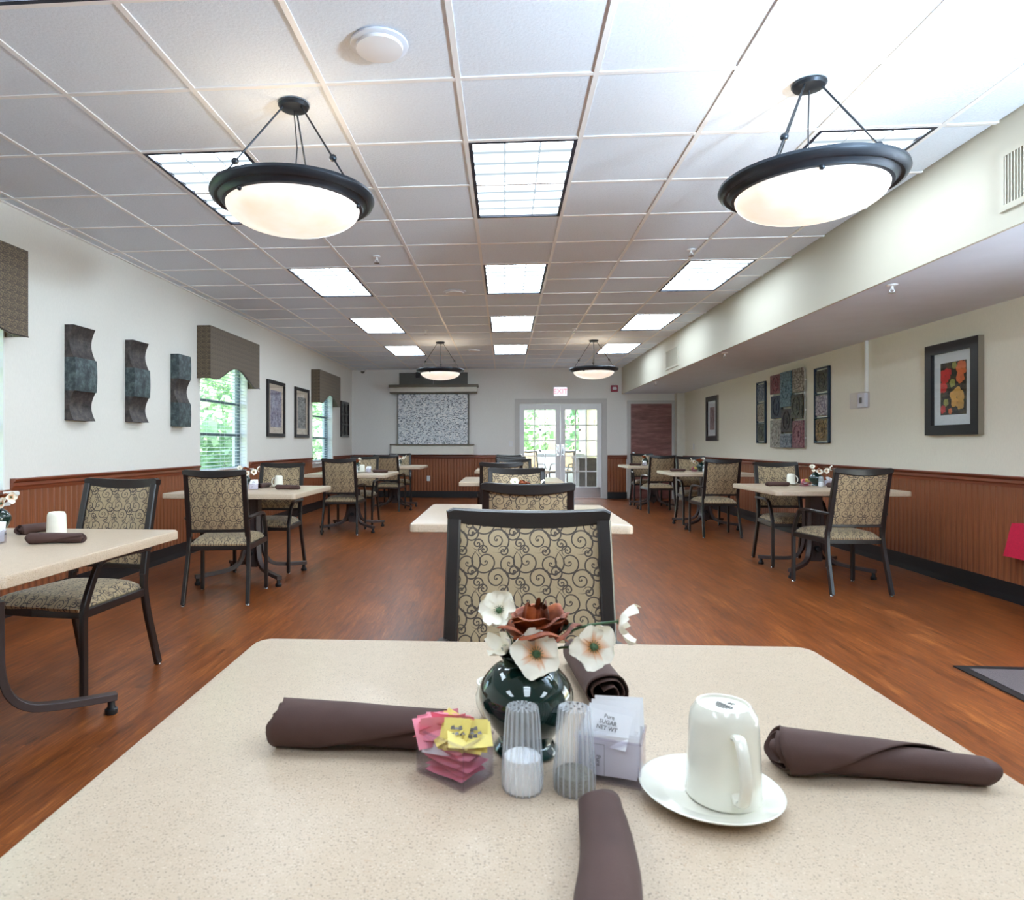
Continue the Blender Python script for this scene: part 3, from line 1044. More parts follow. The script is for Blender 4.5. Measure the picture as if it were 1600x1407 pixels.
for ci, j0, s_, k in LIGHTS:
    lab = 'square-celled fluorescent ceiling panel of the %s row, %s' % (s_, posn[k])
    loc = (GX0 + (ci + .5) * T, GY0 + (j0 + 1) * T, ZC)
    if proto is None:
        proto = make_light(lab); proto.location = loc
    else:
        dup(proto, loc, label=lab)

def make_sprinkler(label, loc):
    t = root('sprinkler', label, 'sprinkler', loc, group='fire sprinklers')
    bm = bmesh.new(); lathe(bm, [(.035, 0), (.033, -.006), (.02, -.012)], 20, cap0=True, cap1=True); link('escutcheon', bm, M['white_plastic'], t, smooth=True)
    bm = bmesh.new(); lathe(bm, [(.009, -.01), (.009, -.035)], 10, cap1=True)
    sweep(bm, smooth_path([(.008, 0, -.03), (.016, 0, -.042), (.004, 0, -.055)]), .004, .004, (0, 1, 0)); sweep(bm, smooth_path([(-.008, 0, -.03), (-.016, 0, -.042), (-.004, 0, -.055)]), .004, .004, (0, 1, 0))
    link('frame_arms', bm, M['white_plastic'], t)
    bm = bmesh.new(); lathe(bm, [(.022, -.055), (.024, -.058)], 16, cap0=True, cap1=True); link('deflector', bm, M['chrome'], t)
    return t
sp = make_sprinkler('white ceiling sprinkler left of the near middle light panels', (-1.108, 5.66, ZC))
for lab, loc in (('white ceiling sprinkler right of the near middle light panels', (1.554, 5.65, ZC)), ('small white ceiling sprinkler above the far left pendant lamp', (-1.13, 9.37, ZC)),
                 ('small white ceiling sprinkler left of the far right pendant lamp', (.98, 9.40, ZC)), ('nearest white sprinkler under the soffit', (2.60, 4.65, ZS)),
                 ('second white sprinkler under the soffit', (2.585, 8.0, ZS)), ('farthest small white sprinkler under the soffit', (2.59, 11.6, ZS))):
    dup(sp, loc, label=lab)
def make_speaker(label, loc):
    t = root('ceiling_speaker', label, 'ceiling speaker', loc, group='round ceiling speakers')
    bm = bmesh.new(); lathe(bm, [(.118, 0), (.116, -.006), (.100, -.010), (.096, -.010)], 48, cap0=True, cap1=True); link('trim_ring', bm, M['soffit_under'], t, smooth=True)
    bm = bmesh.new(); lathe(bm, [(.096, -.010), (.094, -.022), (.05, -.028), (.001, -.029)], 48); link('grille', bm, M['white_plastic'], t, smooth=True)
    return t
sp = make_speaker('large round white speaker in the ceiling above the front table', (-.51, 2.66, ZC))
dup(sp, (-.532, 7.03, ZC), label='round white ceiling speaker in the middle of the room')
dup(sp, (-.529, 11.4, ZC), label='farthest round white ceiling speaker near the left pendant')

# pendant lamps
def make_pendant(label, loc):
    t = root('pendant_lamp', label, 'pendant lamp', loc, group='bowl pendant lamps')
    bm = bmesh.new(); lathe(bm, [(.072, 0), (.074, -.008), (.066, -.020), (.030, -.028), (.001, -.030)], 32, cap0=True); link('canopy', bm, M['iron'], t, smooth=True)
    zr = -.455
    Ro = .385
    for a in (90, 212, 328):
        a = R(a)
        p0 = Vector((.052 * math.cos(a), .052 * math.sin(a), -.022)); p1 = Vector((.355 * math.cos(a), .355 * math.sin(a), zr + .012))
        bm = bmesh.new(); sweep(bm, [p0, p1], .009, .009, (-math.sin(a), math.cos(a), 0), rnd=True)
        r_ = link('rod', bm, M['iron'], t)
        pb = p0.lerp(p1, .72)
        bm = bmesh.new(); bmesh.ops.create_uvsphere(bm, u_segments=14, v_segments=10, radius=.017, matrix=Matrix.Translation(pb)); link('joint_ball', bm, M['iron'], r_, smooth=True)
        bm = bmesh.new(); bmesh.ops.create_uvsphere(bm, u_segments=10, v_segments=8, radius=.012, matrix=Matrix.Translation((.315 * math.cos(a + .5), .315 * math.sin(a + .5), zr - .045))); link('finial', bm, M['iron'], t, smooth=True)
    bm = bmesh.new(); sweep(bm, [(0, 0, -.02), (.01, .02, -.2), (0, 0, zr + .02)], .006, .006, rnd=True); link('cord', bm, M['iron'], t)
    bm = bmesh.new()
    pr = [(.300, zr - .038), (.312, zr - .044), (.326, zr - .040), (.334, zr - .026), (.346, zr - .018), (.360, zr - .024), (.376, zr - .016), (Ro, zr + .002), (.382, zr + .016), (.364, zr + .022), (.350, zr + .012), (.325, zr + .004), (.300, zr - .010)]
    rg = lathe(bm, pr, 72)
    for k in range(72):
        bm.faces.new((rg[-1][k], rg[-1][(k + 1) % 72], rg[0][(k + 1) % 72], rg[0][k]))
    link('ring', bm, M['iron'], t, smooth=True)
    bm = bmesh.new()
    prof = []
    for i in range(13):
        u = i / 12
        prof.append((.312 * math.sin(u * PI / 2) + .0005, zr - .044 - .108 * (math.cos(u * PI / 2) ** 1.0)))
    outer = prof
    lathe(bm, outer, 64)
    link('glass_bowl', bm, M['bowl'], t, smooth=True)
    ld = bpy.data.lights.new('bulb', 'POINT'); ld.energy = 2.2; ld.color = (1, .72, .42); ld.shadow_soft_size = .05
    lo = bpy.data.objects.new('bulb', ld); COL.objects.link(lo); lo.parent = t; lo.location = (0, 0, zr + .03)
    return t
pl = make_pendant('alabaster bowl pendant lamp hanging at the upper left, nearest the camera', (-1.01, 3.10, ZC))
dup(pl, (1.37, 3.09, ZC), R(14), label='alabaster bowl pendant lamp hanging at the upper right, nearest the camera')
dup(pl, (-1.03, 10.5, ZC), R(4), label='small distant bowl pendant lamp in front of the mosaic panel')
dup(pl, (1.39, 10.5, ZC), R(-6), label='small distant bowl pendant lamp in front of the glass doors')

# ------------------------------------------------------------------ chairs
def chair_yb(x, z):
    u = max(0, (z - .43) / .56)
    return -.195 - .115 * u ** 1.25 - .030 * (1 - min(1, abs(x) / .215) ** 2) * min(1, u * 1.6)
def make_chair(label, loc, rz):
    t = root('dining_chair', label, 'chair', loc, rz, 'scroll-fabric dining chairs')
    F = M['chair_frame']
    for s in (-1, 1):
        # rear leg up to the seat
        bm = bmesh.new()
        pts = smooth_path([(s * .228, -.292, .012), (s * .224, -.255, .15), (s * .219, -.216, .30), (s * .214, -.197, .43), (s * .213, -.199, .50)])
        sweep(bm, pts, .027, .038, (1, 0, 0))
        lg = link('rear_leg', bm, F, t, smooth=True)
        bm = bmesh.new(); lathe(bm, [(.014, 0), (.016, .004), (.012, .009), (.009, .014)], 12, c=(s * .228, -.292, 0), cap0=True, cap1=True); link('glide', bm, M['chrome'], lg, smooth=True)
        bm = bmesh.new()
        pts = smooth_path([(s * .250, .262, .012), (s * .250, .262, .2), (s * .250, .262, .40), (s * .250, .245, .47), (s * .250, .208, .55), (s * .248, .175, .605)])
        sweep(bm, pts, .027, .032, (1, 0, 0))
        lg = link('front_leg', bm, F, t, smooth=True)
        bm = bmesh.new(); lathe(bm, [(.014, 0), (.016, .004), (.012, .009), (.009, .014)], 12, c=(s * .250, .262, 0), cap0=True, cap1=True); link('glide', bm, M['chrome'], lg, smooth=True)
        bm = bmesh.new()
        pts = smooth_path([(s * .249, .195, .580), (s * .248, .155, .620), (s * .246, .09, .634), (s * .240, -.06, .634), (s * .226, -.205, .630), (s * .216, -.236, .628)])
        sweep(bm, pts, [.026 + .012 * math.sin(PI * i / (len(pts) - 1)) for i in range(len(pts))], .022, (1, 0, 0), cut=.5)
        link('armrest', bm, F, t, smooth=True)
    # back frame: stiles, top rail, lower rail
    bm = bmesh.new()
    for s in (-1, 1):
        zs = [.49, .56, .64, .72, .80, .88, .955]
        sweep(bm, [(s * (.209 - .0012 * i), chair_yb(s * .215, z), z) for i, z in enumerate(zs)], .036, .034, (1, 0, 0))
    xs = [-.2205, -.206, -.16, -.12, -.08, -.04, 0, .04, .08, .12, .16, .206, .2205]
    pts, hs = [], []
    for x in xs:
        k = 1 - (abs(x) / .2205) ** 2
        top = .990 - .010 * k - (.009 if abs(x) > .21 else 0)
        bot = .951 - .024 * k
        pts.append((x, chair_yb(x, (top + bot) / 2), (top + bot) / 2)); hs.append(top - bot)
    sweep(bm, pts, hs, .034, (0, 0, 1))
    xs2 = [-.20, -.1, 0, .1, .20]
    sweep(bm, [(x, chair_yb(x, .535), .535) for x in xs2], .026, .024, (0, 0, 1))
    link('back_frame', bm, F, t, smooth=True)
    # upholstered back
    bm = bmesh.new()
    nx, nz = 12, 10
    g = {}
    for side in (1, -1):
        for i in range(nx + 1):
            x = -.186 + .372 * i / nx
            k = 1 - (abs(x) / .212) ** 2
            zt = .955 - .024 * k; zb = .540
            for j in range(nz + 1):
                z = zb + (zt - zb) * j / nz
                e = min(1, 5.5 * min(i / nx, 1 - i / nx, j / nz, 1 - j / nz))
                bul = .010 + .013 * math.sin(e * PI / 2)
                g[(side, i, j)] = bm.verts.new((x, chair_yb(x, z) + side * (bul if side > 0 else bul * .72), z))
    for side in (1, -1):
        for i in range(nx):
            for j in range(nz):
                q = (g[(side, i, j)], g[(side, i + 1, j)], g[(side, i + 1, j + 1)], g[(side, i, j + 1)])
                bm.faces.new(q if side < 0 else q[::-1])
    for i in range(nx):
        for j in (0, nz):
            bm.faces.new((g[(1, i, j)], g[(1, i + 1, j)], g[(-1, i + 1, j)], g[(-1, i, j)]))
    for j in range(nz):
        for i in (0, nx):
            bm.faces.new((g[(1, i, j)], g[(1, i, j + 1)], g[(-1, i, j + 1)], g[(-1, i, j)]))
    link('backrest', bm, M['fab_back'], t, smooth=True)
    # seat frame
    bm = bmesh.new()
    sweep(bm, [(-.245, .262, .408), (0, .275, .408), (.245, .262, .408)], .040, .022, (0, 0, 1))
    sweep(bm, [(-.214, -.19, .408), (.214, -.19, .408)], .040, .022, (0, 0, 1))
    for s in (-1, 1):
        sweep(bm, [(s * .214, -.195, .408), (s * .250, .262, .408)], .022, .040, (1, 0, 0))
    link('seat_frame', bm, F, t)
    # seat cushion
    bm = bmesh.new()
    n = 12
    top = {}; bot = {}
    for i in range(n + 1):
        for j in range(n + 1):
            u, v_ = 2 * i / n - 1, j / n
            wy = -.205 + .495 * v_
            wx = (.212 + .036 * v_) * u * (1 - .015 * (1 - abs(2 * v_ - 1)))
            e = (1 - abs(u) ** 4) * (1 - abs(2 * v_ - 1) ** 5)
            z = .434 + .052 * max(0, e) ** .45
            top[(i, j)] = bm.verts.new((wx * .985, wy, z)); bot[(i, j)] = bm.verts.new((wx * .96, -.20 + .48 * v_, .418))
    for i in range(n):
        for j in range(n):
            bm.faces.new((top[(i, j)], top[(i + 1, j)], top[(i + 1, j + 1)], top[(i, j + 1)]))
            bm.faces.new((bot[(i, j + 1)], bot[(i + 1, j + 1)], bot[(i + 1, j)], bot[(i, j)]))
        for j in (0, n):
            bm.faces.new((top[(i, j)], top[(i + 1, j)], bot[(i + 1, j)], bot[(i, j)]))
            bm.faces.new((top[(j, i)], top[(j, i + 1)], bot[(j, i + 1)], bot[(j, i)]))
    link('seat', bm, M['fab_seat'], t, smooth=True)
    return t
CH = [
 ('brown scroll-back dining chair facing the camera across the front table', .066, 1.58, 180, 1.04),
 ('scroll-back dining chair seen from behind at the second middle table', .110, 3.49, 0, 1),
 ('scroll-back dining chair facing the camera beyond the second middle table', .088, 4.86, 180, 1),
 ('scroll-back dining chair seen from behind at the third middle table', -.038, 7.06, 0, 1),
 ('scroll-back dining chair facing the camera beyond the third middle table', .115, 8.16, 180, 1),
 ('distant dining chair seen from behind at the farthest middle table', .082, 9.98, 0, 1),
 ('most distant middle dining chair, facing the camera', .072, 11.3, 180, 1),
 ('large dining chair at the far side of the nearest left table', -2.10, 3.12, 173, 1),
 ('dining chair seen from behind at the second left table', -2.134, 4.92, 9, 1),
 ('dining chair facing the camera at the second left table', -2.20, 6.10, 180, 1),
 ('dining chair seen from behind at the third left table', -2.14, 8.64, 3, 1),
 ('dining chair facing the camera at the third left table', -2.14, 9.62, 178, 1),
 ('dining chair seen from behind at the farthest left table', -2.05, 11.58, 0, 1),
 ('dining chair facing the camera at the farthest left table', -2.07, 12.78, 184, 1),
 ('dining chair seen from behind at the nearest right table', 2.72, 5.58, 3.5, 1),
 ('dining chair facing the camera at the nearest right table', 2.78, 6.72, 180, 1),
 ('dining chair seen from behind at the second right table', 2.70, 8.72, 0, 1),
 ('dining chair facing the camera at the second right table', 2.82, 10.0, 180, 1),
 ('dining chair seen from behind at the farthest right table', 2.64, 11.6, 0, 1),
 ('dining chair facing the camera at the farthest right table', 2.70, 13.0, 180, 1),
]
c0 = None
for lab, x, y, rz, sc in CH:
    if c0 is None:
        c0 = make_chair(lab, (x, y, 0), R(rz)); first = c0
    else:
        dup(c0, (x, y, 0), R(rz), label=lab)
first.scale = (1.04, 1, 1)

# ------------------------------------------------------------------ tables
TZ, TT, TS = .775, .042, 1.10
def round_outline(half, r, n=7):
    out = []
    for cx_, cy_, a0 in ((half - r, half - r, 0), (-half + r, half - r, 90), (-half + r, -half + r, 180), (half - r, -half + r, 270)):
        for k in range(n):
            a = R(a0 + 90 * k / (n - 1))
            out.append((cx_ + r * math.cos(a), cy_ + r * math.sin(a)))
    return out
def make_table(label, loc, rz=0):
    t = root('dining_table', label, 'table', loc, rz, 'square laminate dining tables')
    bm = bmesh.new()
    prof = [(-.004, TZ - TT), (0, TZ - TT + .003), (0, TZ - .008), (-.003, TZ - .0025), (-.009, TZ)]
    rings = []
    for d_, z in prof:
        rings.append([bm.verts.new((x, y, z)) for x, y in round_outline(TS / 2 + d_, .036 + d_)])
    n = len(rings[0])
    for a, b in zip(rings, rings[1:]):
        for k in range(n):
            bm.faces.new((a[k], a[(k + 1) % n], b[(k + 1) % n], b[k]))
    bm.faces.new(rings[-1]); bm.faces.new(rings[0][::-1])
    link('tabletop', bm, M['laminate'], t, smooth=True)
    BM_ = M['base_metal']
    bm = bmesh.new()
    box(bm, -.055, .055, -.055, .055, .10, TZ - TT - .012, bev=.008)
    for s in (-1, 1):
        box(bm, -.002, .002, s * .056 - .001, s * .056 + .001, .14, .68)
    link('pedestal', bm, BM_, t)
    bm = bmesh.new()
    box(bm, -.17, .17, -.17, .17, TZ - TT - .012, TZ - TT)
    sweep(bm, [(-.36, 0, TZ - TT - .018), (.36, 0, TZ - TT - .018)], .035, .022, (0, 1, 0)); sweep(bm, [(0, -.36, TZ - TT - .018), (0, .36, TZ - TT - .018)], .035, .022, (1, 0, 0))
    link('mounting_plate', bm, BM_, t)
    for k in range(4):
        a = R(45 + 90 * k)
        d_ = Vector((math.cos(a), math.sin(a), 0)); sd = Vector((-math.sin(a), math.cos(a), 0))
        bm = bmesh.new()
        pr = smooth_path([(.082, .55), (.083, .40), (.088, .26), (.118, .165), (.175, .112), (.25, .092), (.36, .080), (.505, .072)] and
                         [Vector((r_ * d_.x, r_ * d_.y, z)) for r_, z in [(.082, .55), (.083, .40), (.088, .26), (.118, .165), (.175, .112), (.25, .092), (.36, .080), (.505, .072)]], 3)
        sweep(bm, pr, .042, .032, tuple(sd), cut=.2)
        lg = link('leg', bm, BM_, t, smooth=True)
        bm = bmesh.new(); p = d_ * .485
        lathe(bm, [(.024, 0), (.026, .008), (.026, .022), (.018, .026), (.015, .036), (.015, .060)], 16, c=(p.x, p.y, 0), cap0=True, cap1=True)
        link('foot', bm, M['rubber'], lg, smooth=True)
    bm = bmesh.new(); lathe(bm, [(.022, -.02), (.026, -.01), (.026, .01), (.022, .02)], 14, cap0=True, cap1=True)
    kn = link('lock_knob', bm, M['rubber'], t, smooth=True); kn.location = (0, -.085, .22); kn.rotation_euler = (R(90), 0, 0)
    return t
TB = {}
TAB = [
 ('T1', 'large speckled cream table in the foreground set with vase and condiments', .058, .785, 1.2),
 ('T2', 'square speckled table second from the camera in the middle row', .075, 3.80, 0),
 ('T3', 'square speckled table third from the camera in the middle row', .07, 7.38, 0),
 ('T4', 'farthest square speckled table of the middle row', .10, 10.3, 0),
 ('L0', 'square speckled table at the left edge of the photo, nearest on that side', -2.05, 2.41, 0),
 ('L1', 'square speckled table second from the camera in the left row', -2.20, 5.65, 0),
 ('L2', 'square speckled table third from the camera in the left row', -2.08, 8.95, 0),
 ('L3', 'farthest square speckled table of the left row', -2.00, 11.9, 0),
 ('R1', 'square speckled table nearest the camera in the right row', 2.835, 6.30, 0),
 ('R2', 'square speckled table second from the camera in the right row', 2.82, 9.58, 0),
 ('R3', 'farthest square speckled table of the right row', 2.73, 12.45, 0)]
t0 = None
for key, lab, x, y, rz in TAB:
    if t0 is None:
        t0 = make_table(lab, (x, y, 0), R(rz))
    else:
        dup(t0, (x, y, 0), R(rz), label=lab)

# ------------------------------------------------------------------ table ware
def napkin_mesh(seed, L, r0, r1, flat=.86, flap=.5, bend=0):
    """a rolled cloth along +X starting at x=0, lying on z=0"""
    rnd = random.Random(seed)
    bm = bmesh.new()
    na, nl = 96, 26
    turns = 2.6
    rings = []
    for i in range(nl + 1):
        u = i / nl
        Rr = r0 + (r1 - r0) * (u ** .9)
        tw = turns - flap * u          # the outer edge runs diagonally
        ring = []
        for k in range(na + 1):
            v_ = k / na
            th = 2 * PI * tw * v_ + .6
            rr = Rr * (.22 + .78 * (v_ ** .6))
            wob = 1 + .05 * mnoise.noise(Vector((u * 3.2, math.cos(th) * 1.2 + seed, math.sin(th) * 1.2))) + .02 * mnoise.noise(Vector((u * 11, math.cos(th) * 2.5, math.sin(th) * 2.5 + seed)))
            y = rr * wob * math.cos(th); z = rr * wob * math.sin(th) * flat
            base = -Rr * flat * .86
            if z < base: z = base + (z - base) * .12
            end = .006 * math.sin(th * 2 + seed) * (1 if i == nl else -1 if i == 0 else 0) + (.010 * (v_ - .6) * (1 if i == 0 else 0))
            ring.append(bm.verts.new((L * u + end, y + bend * math.sin(PI * u), z - base + .0012)))
        rings.append(ring)
    for a, b in zip(rings, rings[1:]):
        for k in range(na):
            bm.faces.new((a[k], a[k + 1], b[k + 1], b[k]))
    bmesh.ops.recalc_face_normals(bm, faces=bm.faces[:])
    me = bpy.data.meshes.new('rolled_napkin')
    bm.to_mesh(me); bm.free()
    me.materials.append(M['napkin'])
    me.polygons.foreach_set('use_smooth', [True] * len(me.polygons))
    return me
def napkin(me, label, p0, p1, z=TZ):
    o = bpy.data.objects.new('rolled_napkin', me); COL.objects.link(o)
    o.location = (p0[0], p0[1], z); o.rotation_euler = (0, 0, math.atan2(p1[1] - p0[1], p1[0] - p0[0]))
    md = o.modifiers.new('thick', 'SOLIDIFY'); md.thickness = .0016; md.offset = 0
    return tag(o, label, 'napkin', 'rolled brown napkins')
nm_a = napkin_mesh(1, .225, .036, .030, flap=.3)
nm_b = napkin_mesh(5, .215, .035, .027, flap=.5)
nm_c = napkin_mesh(9, .234, .033, .020, flap=.7)
nm_d = napkin_mesh(13, .26, .0235, .031, flap=.4, bend=.012)
napkin(nm_a, 'thick rolled brown napkin lying left of the packet box on the front table', (-.302, .862), (-.09, .856))
napkin(nm_b, 'rolled brown napkin with open end toward the camera behind the vase on the front table', (.152, .995), (.130, 1.21))
napkin(nm_c, 'long rolled brown napkin with diagonal fold right of the mug on the front table', (.330, .833), (.58, .813))
napkin(nm_d, 'rolled brown napkin pointing toward the camera at the bottom edge of the photo', (.100, .700), (.055, .44))
ns = napkin_mesh(21, .20, .028, .024, flap=.3)
for lab, p0, p1 in (
    ('rolled napkin in front of the mug on the nearest left table', (-1.885, 2.49), (-1.67, 2.54)),
    ('rolled napkin behind the mug on the nearest left table', (-2.105, 2.72), (-2.06, 2.92)),
    ('rolled napkin in front of the mug on the second left table', (-1.985, 5.62), (-1.775, 5.62)),
    ('rolled napkin left of the mug on the second left table', (-2.195, 5.76), (-2.175, 5.95)),
    ('rolled napkin beside the shaker on the second left table', (-2.235, 5.46), (-2.30, 5.28)),
    ('rolled napkin left of the mug on the nearest right table', (2.46, 6.42), (2.67, 6.42)),
    ('rolled napkin end-on beside the vase on the nearest right table', (2.955, 6.28), (3.03, 6.10)),
    ('rolled napkin on the left of the second right table', (2.385, 9.72), (2.59, 9.72)),
    ('rolled napkin on the left of the farthest right table', (2.30, 12.4), (2.50, 12.4)),
    ('rolled napkin at the right of the third left table', (-1.82, 9.02), (-1.62, 9.02))):
    napkin(ns, lab, p0, p1)

def make_mug(label, loc, rz):
    t = root('mug', label, 'mug', loc, rz, 'upturned white mugs')
    bm = bmesh.new()
    lathe(bm, [(.0385, 0), (.0405, .002), (.0400, .006), (.0390, .03), (.0370, .078), (.0362, .086), (.0350, .0925), (.0300, .1005), (.0285, .1025), (.0265, .1025), (.0255, .0995), (.001, .0992)], 48)
    lathe(bm, [(.0385, 0), (.036, .002), (.034, .08), (.001, .092)], 48)
    link('mug_body', bm, M['china'], t, smooth=True)
    bm = bmesh.new()
    sweep(bm, smooth_path([(.034, 0, .079), (.047, 0, .081), (.058, 0, .068), (.064, 0, .044), (.058, 0, .023), (.047, 0, .015), (.036, 0, .020)], 5), .013, .008, (0, 1, 0), rnd=True)
    link('handle', bm, M['china'], t, smooth=True)
    return t
def make_saucer(label, loc):
    t = root('saucer', label, 'saucer', loc, 0, 'white saucers')
    bm = bmesh.new()
    lathe(bm, [(.001, .005), (.040, .005), (.044, .0065), (.048, .0065), (.052, .008), (.069, .0125), (.0755, .0150), (.077, .0145), (.0755, .0125), (.060, .006), (.046, .0005), (.042, 0), (.040, .0015), (.001, .002)], 64)
    link('saucer_body', bm, M['china'], t, smooth=True)
    return t
sauc = make_saucer('white saucer under the upturned mug on the front table', (.229, .758, TZ))
mug = make_mug('large upturned white mug on the saucer on the front table', (.243, .756, TZ + .0055), R(-88))
bm = bmesh.new()
for k, (x0, x1, y, w) in enumerate(((-.012, .010, .004, .0010), (-.010, .012, .0005, .0012), (-.008, .008, -.003, .0008), (-.005, .006, -.0062, .0006))):
    n_ = 7
    for i in range(n_):
        a = x0 + (x1 - x0) * i / n_
        box(bm, a, a + (x1 - x0) / n_ * .7, y - w, y + w, .0994, .0997)
sweep(bm, [(-.003, .010, .0996), (.0, .012, .0996), (.003, .010, .0996)], .0012, .0006, (0, 0, 1)); sweep(bm, [(-.003, .0145, .0996), (.0, .012, .0996), (.003, .0145, .0996)], .0012, .0006, (0, 0, 1))
st = link('maker_mark', bm, M['ink'], mug); st.rotation_euler = (0, 0, R(30))
for lab, x, y, rz, s in (('upturned white mug on the nearest left table behind a napkin', -1.94, 2.73, 100, 0),
                 ('upturned white mug with handle to the left on the second left table', -2.07, 5.92, 180, 1),
                 ('upturned white mug with handle to the right on the nearest right table', 2.765, 6.62, 0, 1),
                 ('white mug half hidden behind the near chair at the nearest right table', 3.155, 6.5, 90, 0),
                 ('small upturned white mug on the third left table', -1.985, 9.08, 180, 1)):
    d_ = dup(mug, (x, y, TZ + (.0055 if s else 0)), R(rz), label=lab)
    if s:
        dup(sauc, (x - .005, y, TZ), label=lab.replace('upturned white mug', 'white saucer under the mug').replace('white saucer under the mug with handle to the left', 'white saucer under the mug').replace('with handle to the right ', '').replace('small ', ''))

def tone(me, fn):
    ca = me.color_attributes.new('tone', 'FLOAT_COLOR', 'POINT')
    for i, v_ in enumerate(me.vertices):
        ca.data[i].color = fn(v_.co)
def petal(bm, lay, base, d, nrm, L, Wd, cup, rnd, c_in, c_out, notch=.12):
    """one petal starting at base, running along d, cupped toward nrm"""
    d = d.normalized(); sd = nrm.cross(d).normalized()
    nu, nv = 8, 8
    g = []
    ph = rnd.uniform(0, 6)
    for j in range(nv + 1):
        v_ = j / nv
        w = Wd * (math.sin(PI * min(1, v_ * .68 + .08)) ** 1.2)
        row = []
        for i in range(nu + 1):
            u = 2 * i / nu - 1
            vv = v_ * (1 - .26 * u * u * v_ * v_) - notch * .5 * (1 - abs(u)) ** 2 * (v_ ** 4) + .02 * math.sin(u * 4 + ph) * v_ ** 3
            p = base + d * (L * vv) + sd * (w * u * .5) + nrm * (cup * L * (v_ ** 2) + .22 * Wd * u * u * v_ + .07 * L * math.sin(4 * u + ph + 4 * v_) * v_)
            vt = bm.verts.new(p)
            k = min(1, max(0, (v_ - .16) / .34))
            vt[lay] = tuple(c_in[q] * (1 - k) + c_out[q] * k for q in range(3)) + (1,)
            row.append(vt)
        g.append(row)
    for a, b in zip(g, g[1:]):
        for i in range(nu):
            bm.faces.new((a[i], a[i + 1], b[i + 1], b[i]))
def bloom(parent, c, nrm, rad, n, cup, seed, name='flower', orange=True):
    rnd = random.Random(seed)
    c = Vector(c); nrm = Vector(nrm).normalized()
    up = Vector((0, 0, 1)) if abs(nrm.z) < .9 else Vector((1, 0, 0))
    a_ = nrm.cross(up).normalized(); b_ = nrm.cross(a_)
    bm = bmesh.new(); lay = bm.verts.layers.float_color.new('tone')
    co = lin((250, 246, 234)); ci = lin((226, 156, 96)) if orange else lin((240, 230, 205))
    for k in range(n):
        an = 2 * PI * (k + rnd.uniform(-.12, .12)) / n
        d = a_ * math.cos(an) + b_ * math.sin(an)
        petal(bm, lay, c + nrm * (.001 * (k % 2)), d, nrm, rad * rnd.uniform(.88, 1.1), rad * rnd.uniform(.95, 1.1), cup * rnd.uniform(.5, 1.4), rnd, ci, co)
    f = link(name, bm, M['petal'], parent, smooth=False)
    f.data.polygons.foreach_set('use_smooth', [True] * len(f.data.polygons))
    bm = bmesh.new()
    bmesh.ops.create_icosphere(bm, subdivisions=2, radius=rad * .16, matrix=Matrix.Translation(c + nrm * rad * .08))
    for v_ in bm.verts:
        v_.co += Vector((rnd.uniform(-1, 1), rnd.uniform(-1, 1), rnd.uniform(-1, 1))) * rad * .03
    for k in range(14):
        an = 2 * PI * k / 14
        d = (a_ * math.cos(an) + b_ * math.sin(an))
        p0 = c + nrm * .001; p1 = c + d * rad * .26 + nrm * rad * .16
        sweep(bm, [p0, p1], rad * .02, rad * .02, tuple(nrm)); 
    link('flower_centre', bm, M['stem'], f)
    return f
def stem(parent, pts, r=.0016):
    bm = bmesh.new(); p = smooth_path(pts, 4)
    sweep(bm, p, r * 2, r * 2, (1, 0, 0), rnd=True)
    return link('stem', bm, M['stem'], parent, smooth=True)
def rose(parent, c, seed=3, R0=.044):
    rnd = random.Random(seed)
    c = Vector(c)
    bm = bmesh.new()
    lay = [(.10, .55, 3, .044), (.24, .70, 4, .050), (.44, .85, 5, .054), (.66, 1.0, 5, .056), (.84, 1.0, 6, .052), (.92, 1.0, 6, .040)]
    for li, (rr, op, n, H) in enumerate(lay):
        for k in range(n):
            an = 2 * PI * (k + .5 * li + rnd.uniform(-.15, .15)) / n
            nu, nv = 9, 8
            half = PI / n * 1.45
            g = []
            lean = rnd.uniform(.8, 1.25)
            for j in range(nv + 1):
                v_ = j / nv
                row = []
                for i in range(nu + 1):
                    u = 2 * i / nu - 1
                    a = an + half * u * (.55 + .45 * v_)
                    r = R0 * rr * (.30 + .70 * math.sin(min(1, v_ * 1.15) * PI / 2)) * lean + R0 * (.45 if li > 2 else .05) * max(0, v_ - .72) * (1.3 - abs(u)) * 1.2
                    if li < 3: r *= 1 - .38 * v_ ** 2
                    r += R0 * .07 * math.sin(5 * u + 2.3 * k + li) * v_ ** 2
                    z = H * (v_ ** .9) * (1 - .22 * u * u + .05 * math.sin(3 * k + li)) - (.012 * max(0, v_ - .78) / .22 if li > 2 else 0) + .003 * math.sin(4 * u + k + li) * v_
                    row.append(bm.verts.new(c + Vector((r * math.cos(a), r * math.sin(a), z - .022))))
                g.append(row)
            for a, b in zip(g, g[1:]):
                for i in range(nu):
                    bm.faces.new((a[i], a[i + 1], b[i + 1], b[i]))
    o = link('rose', bm, M['rose'], parent)
    o.data.polygons.foreach_set('use_smooth', [True] * len(o.data.polygons))
    return o
def leaf(bm, base, d, nrm, L, Wd):
    base = Vector(base); d = Vector(d).normalized(); nrm = Vector(nrm).normalized(); sd = nrm.cross(d).normalized()
    rows_ = []
    for j in range(6):
        v_ = j / 5; w = Wd * math.sin(PI * min(.98, v_ + .02)) ** .8
        rows_.append([bm.verts.new(base + d * L * v_ + sd * w * u + nrm * (.2 * L * v_ * (1 - v_) + .15 * w * abs(u))) for u in (-.5, 0, .5)])
    for a, b in zip(rows_, rows_[1:]):
        for i in range(2):
            bm.faces.new((a[i], a[i + 1], b[i + 1], b[i]))

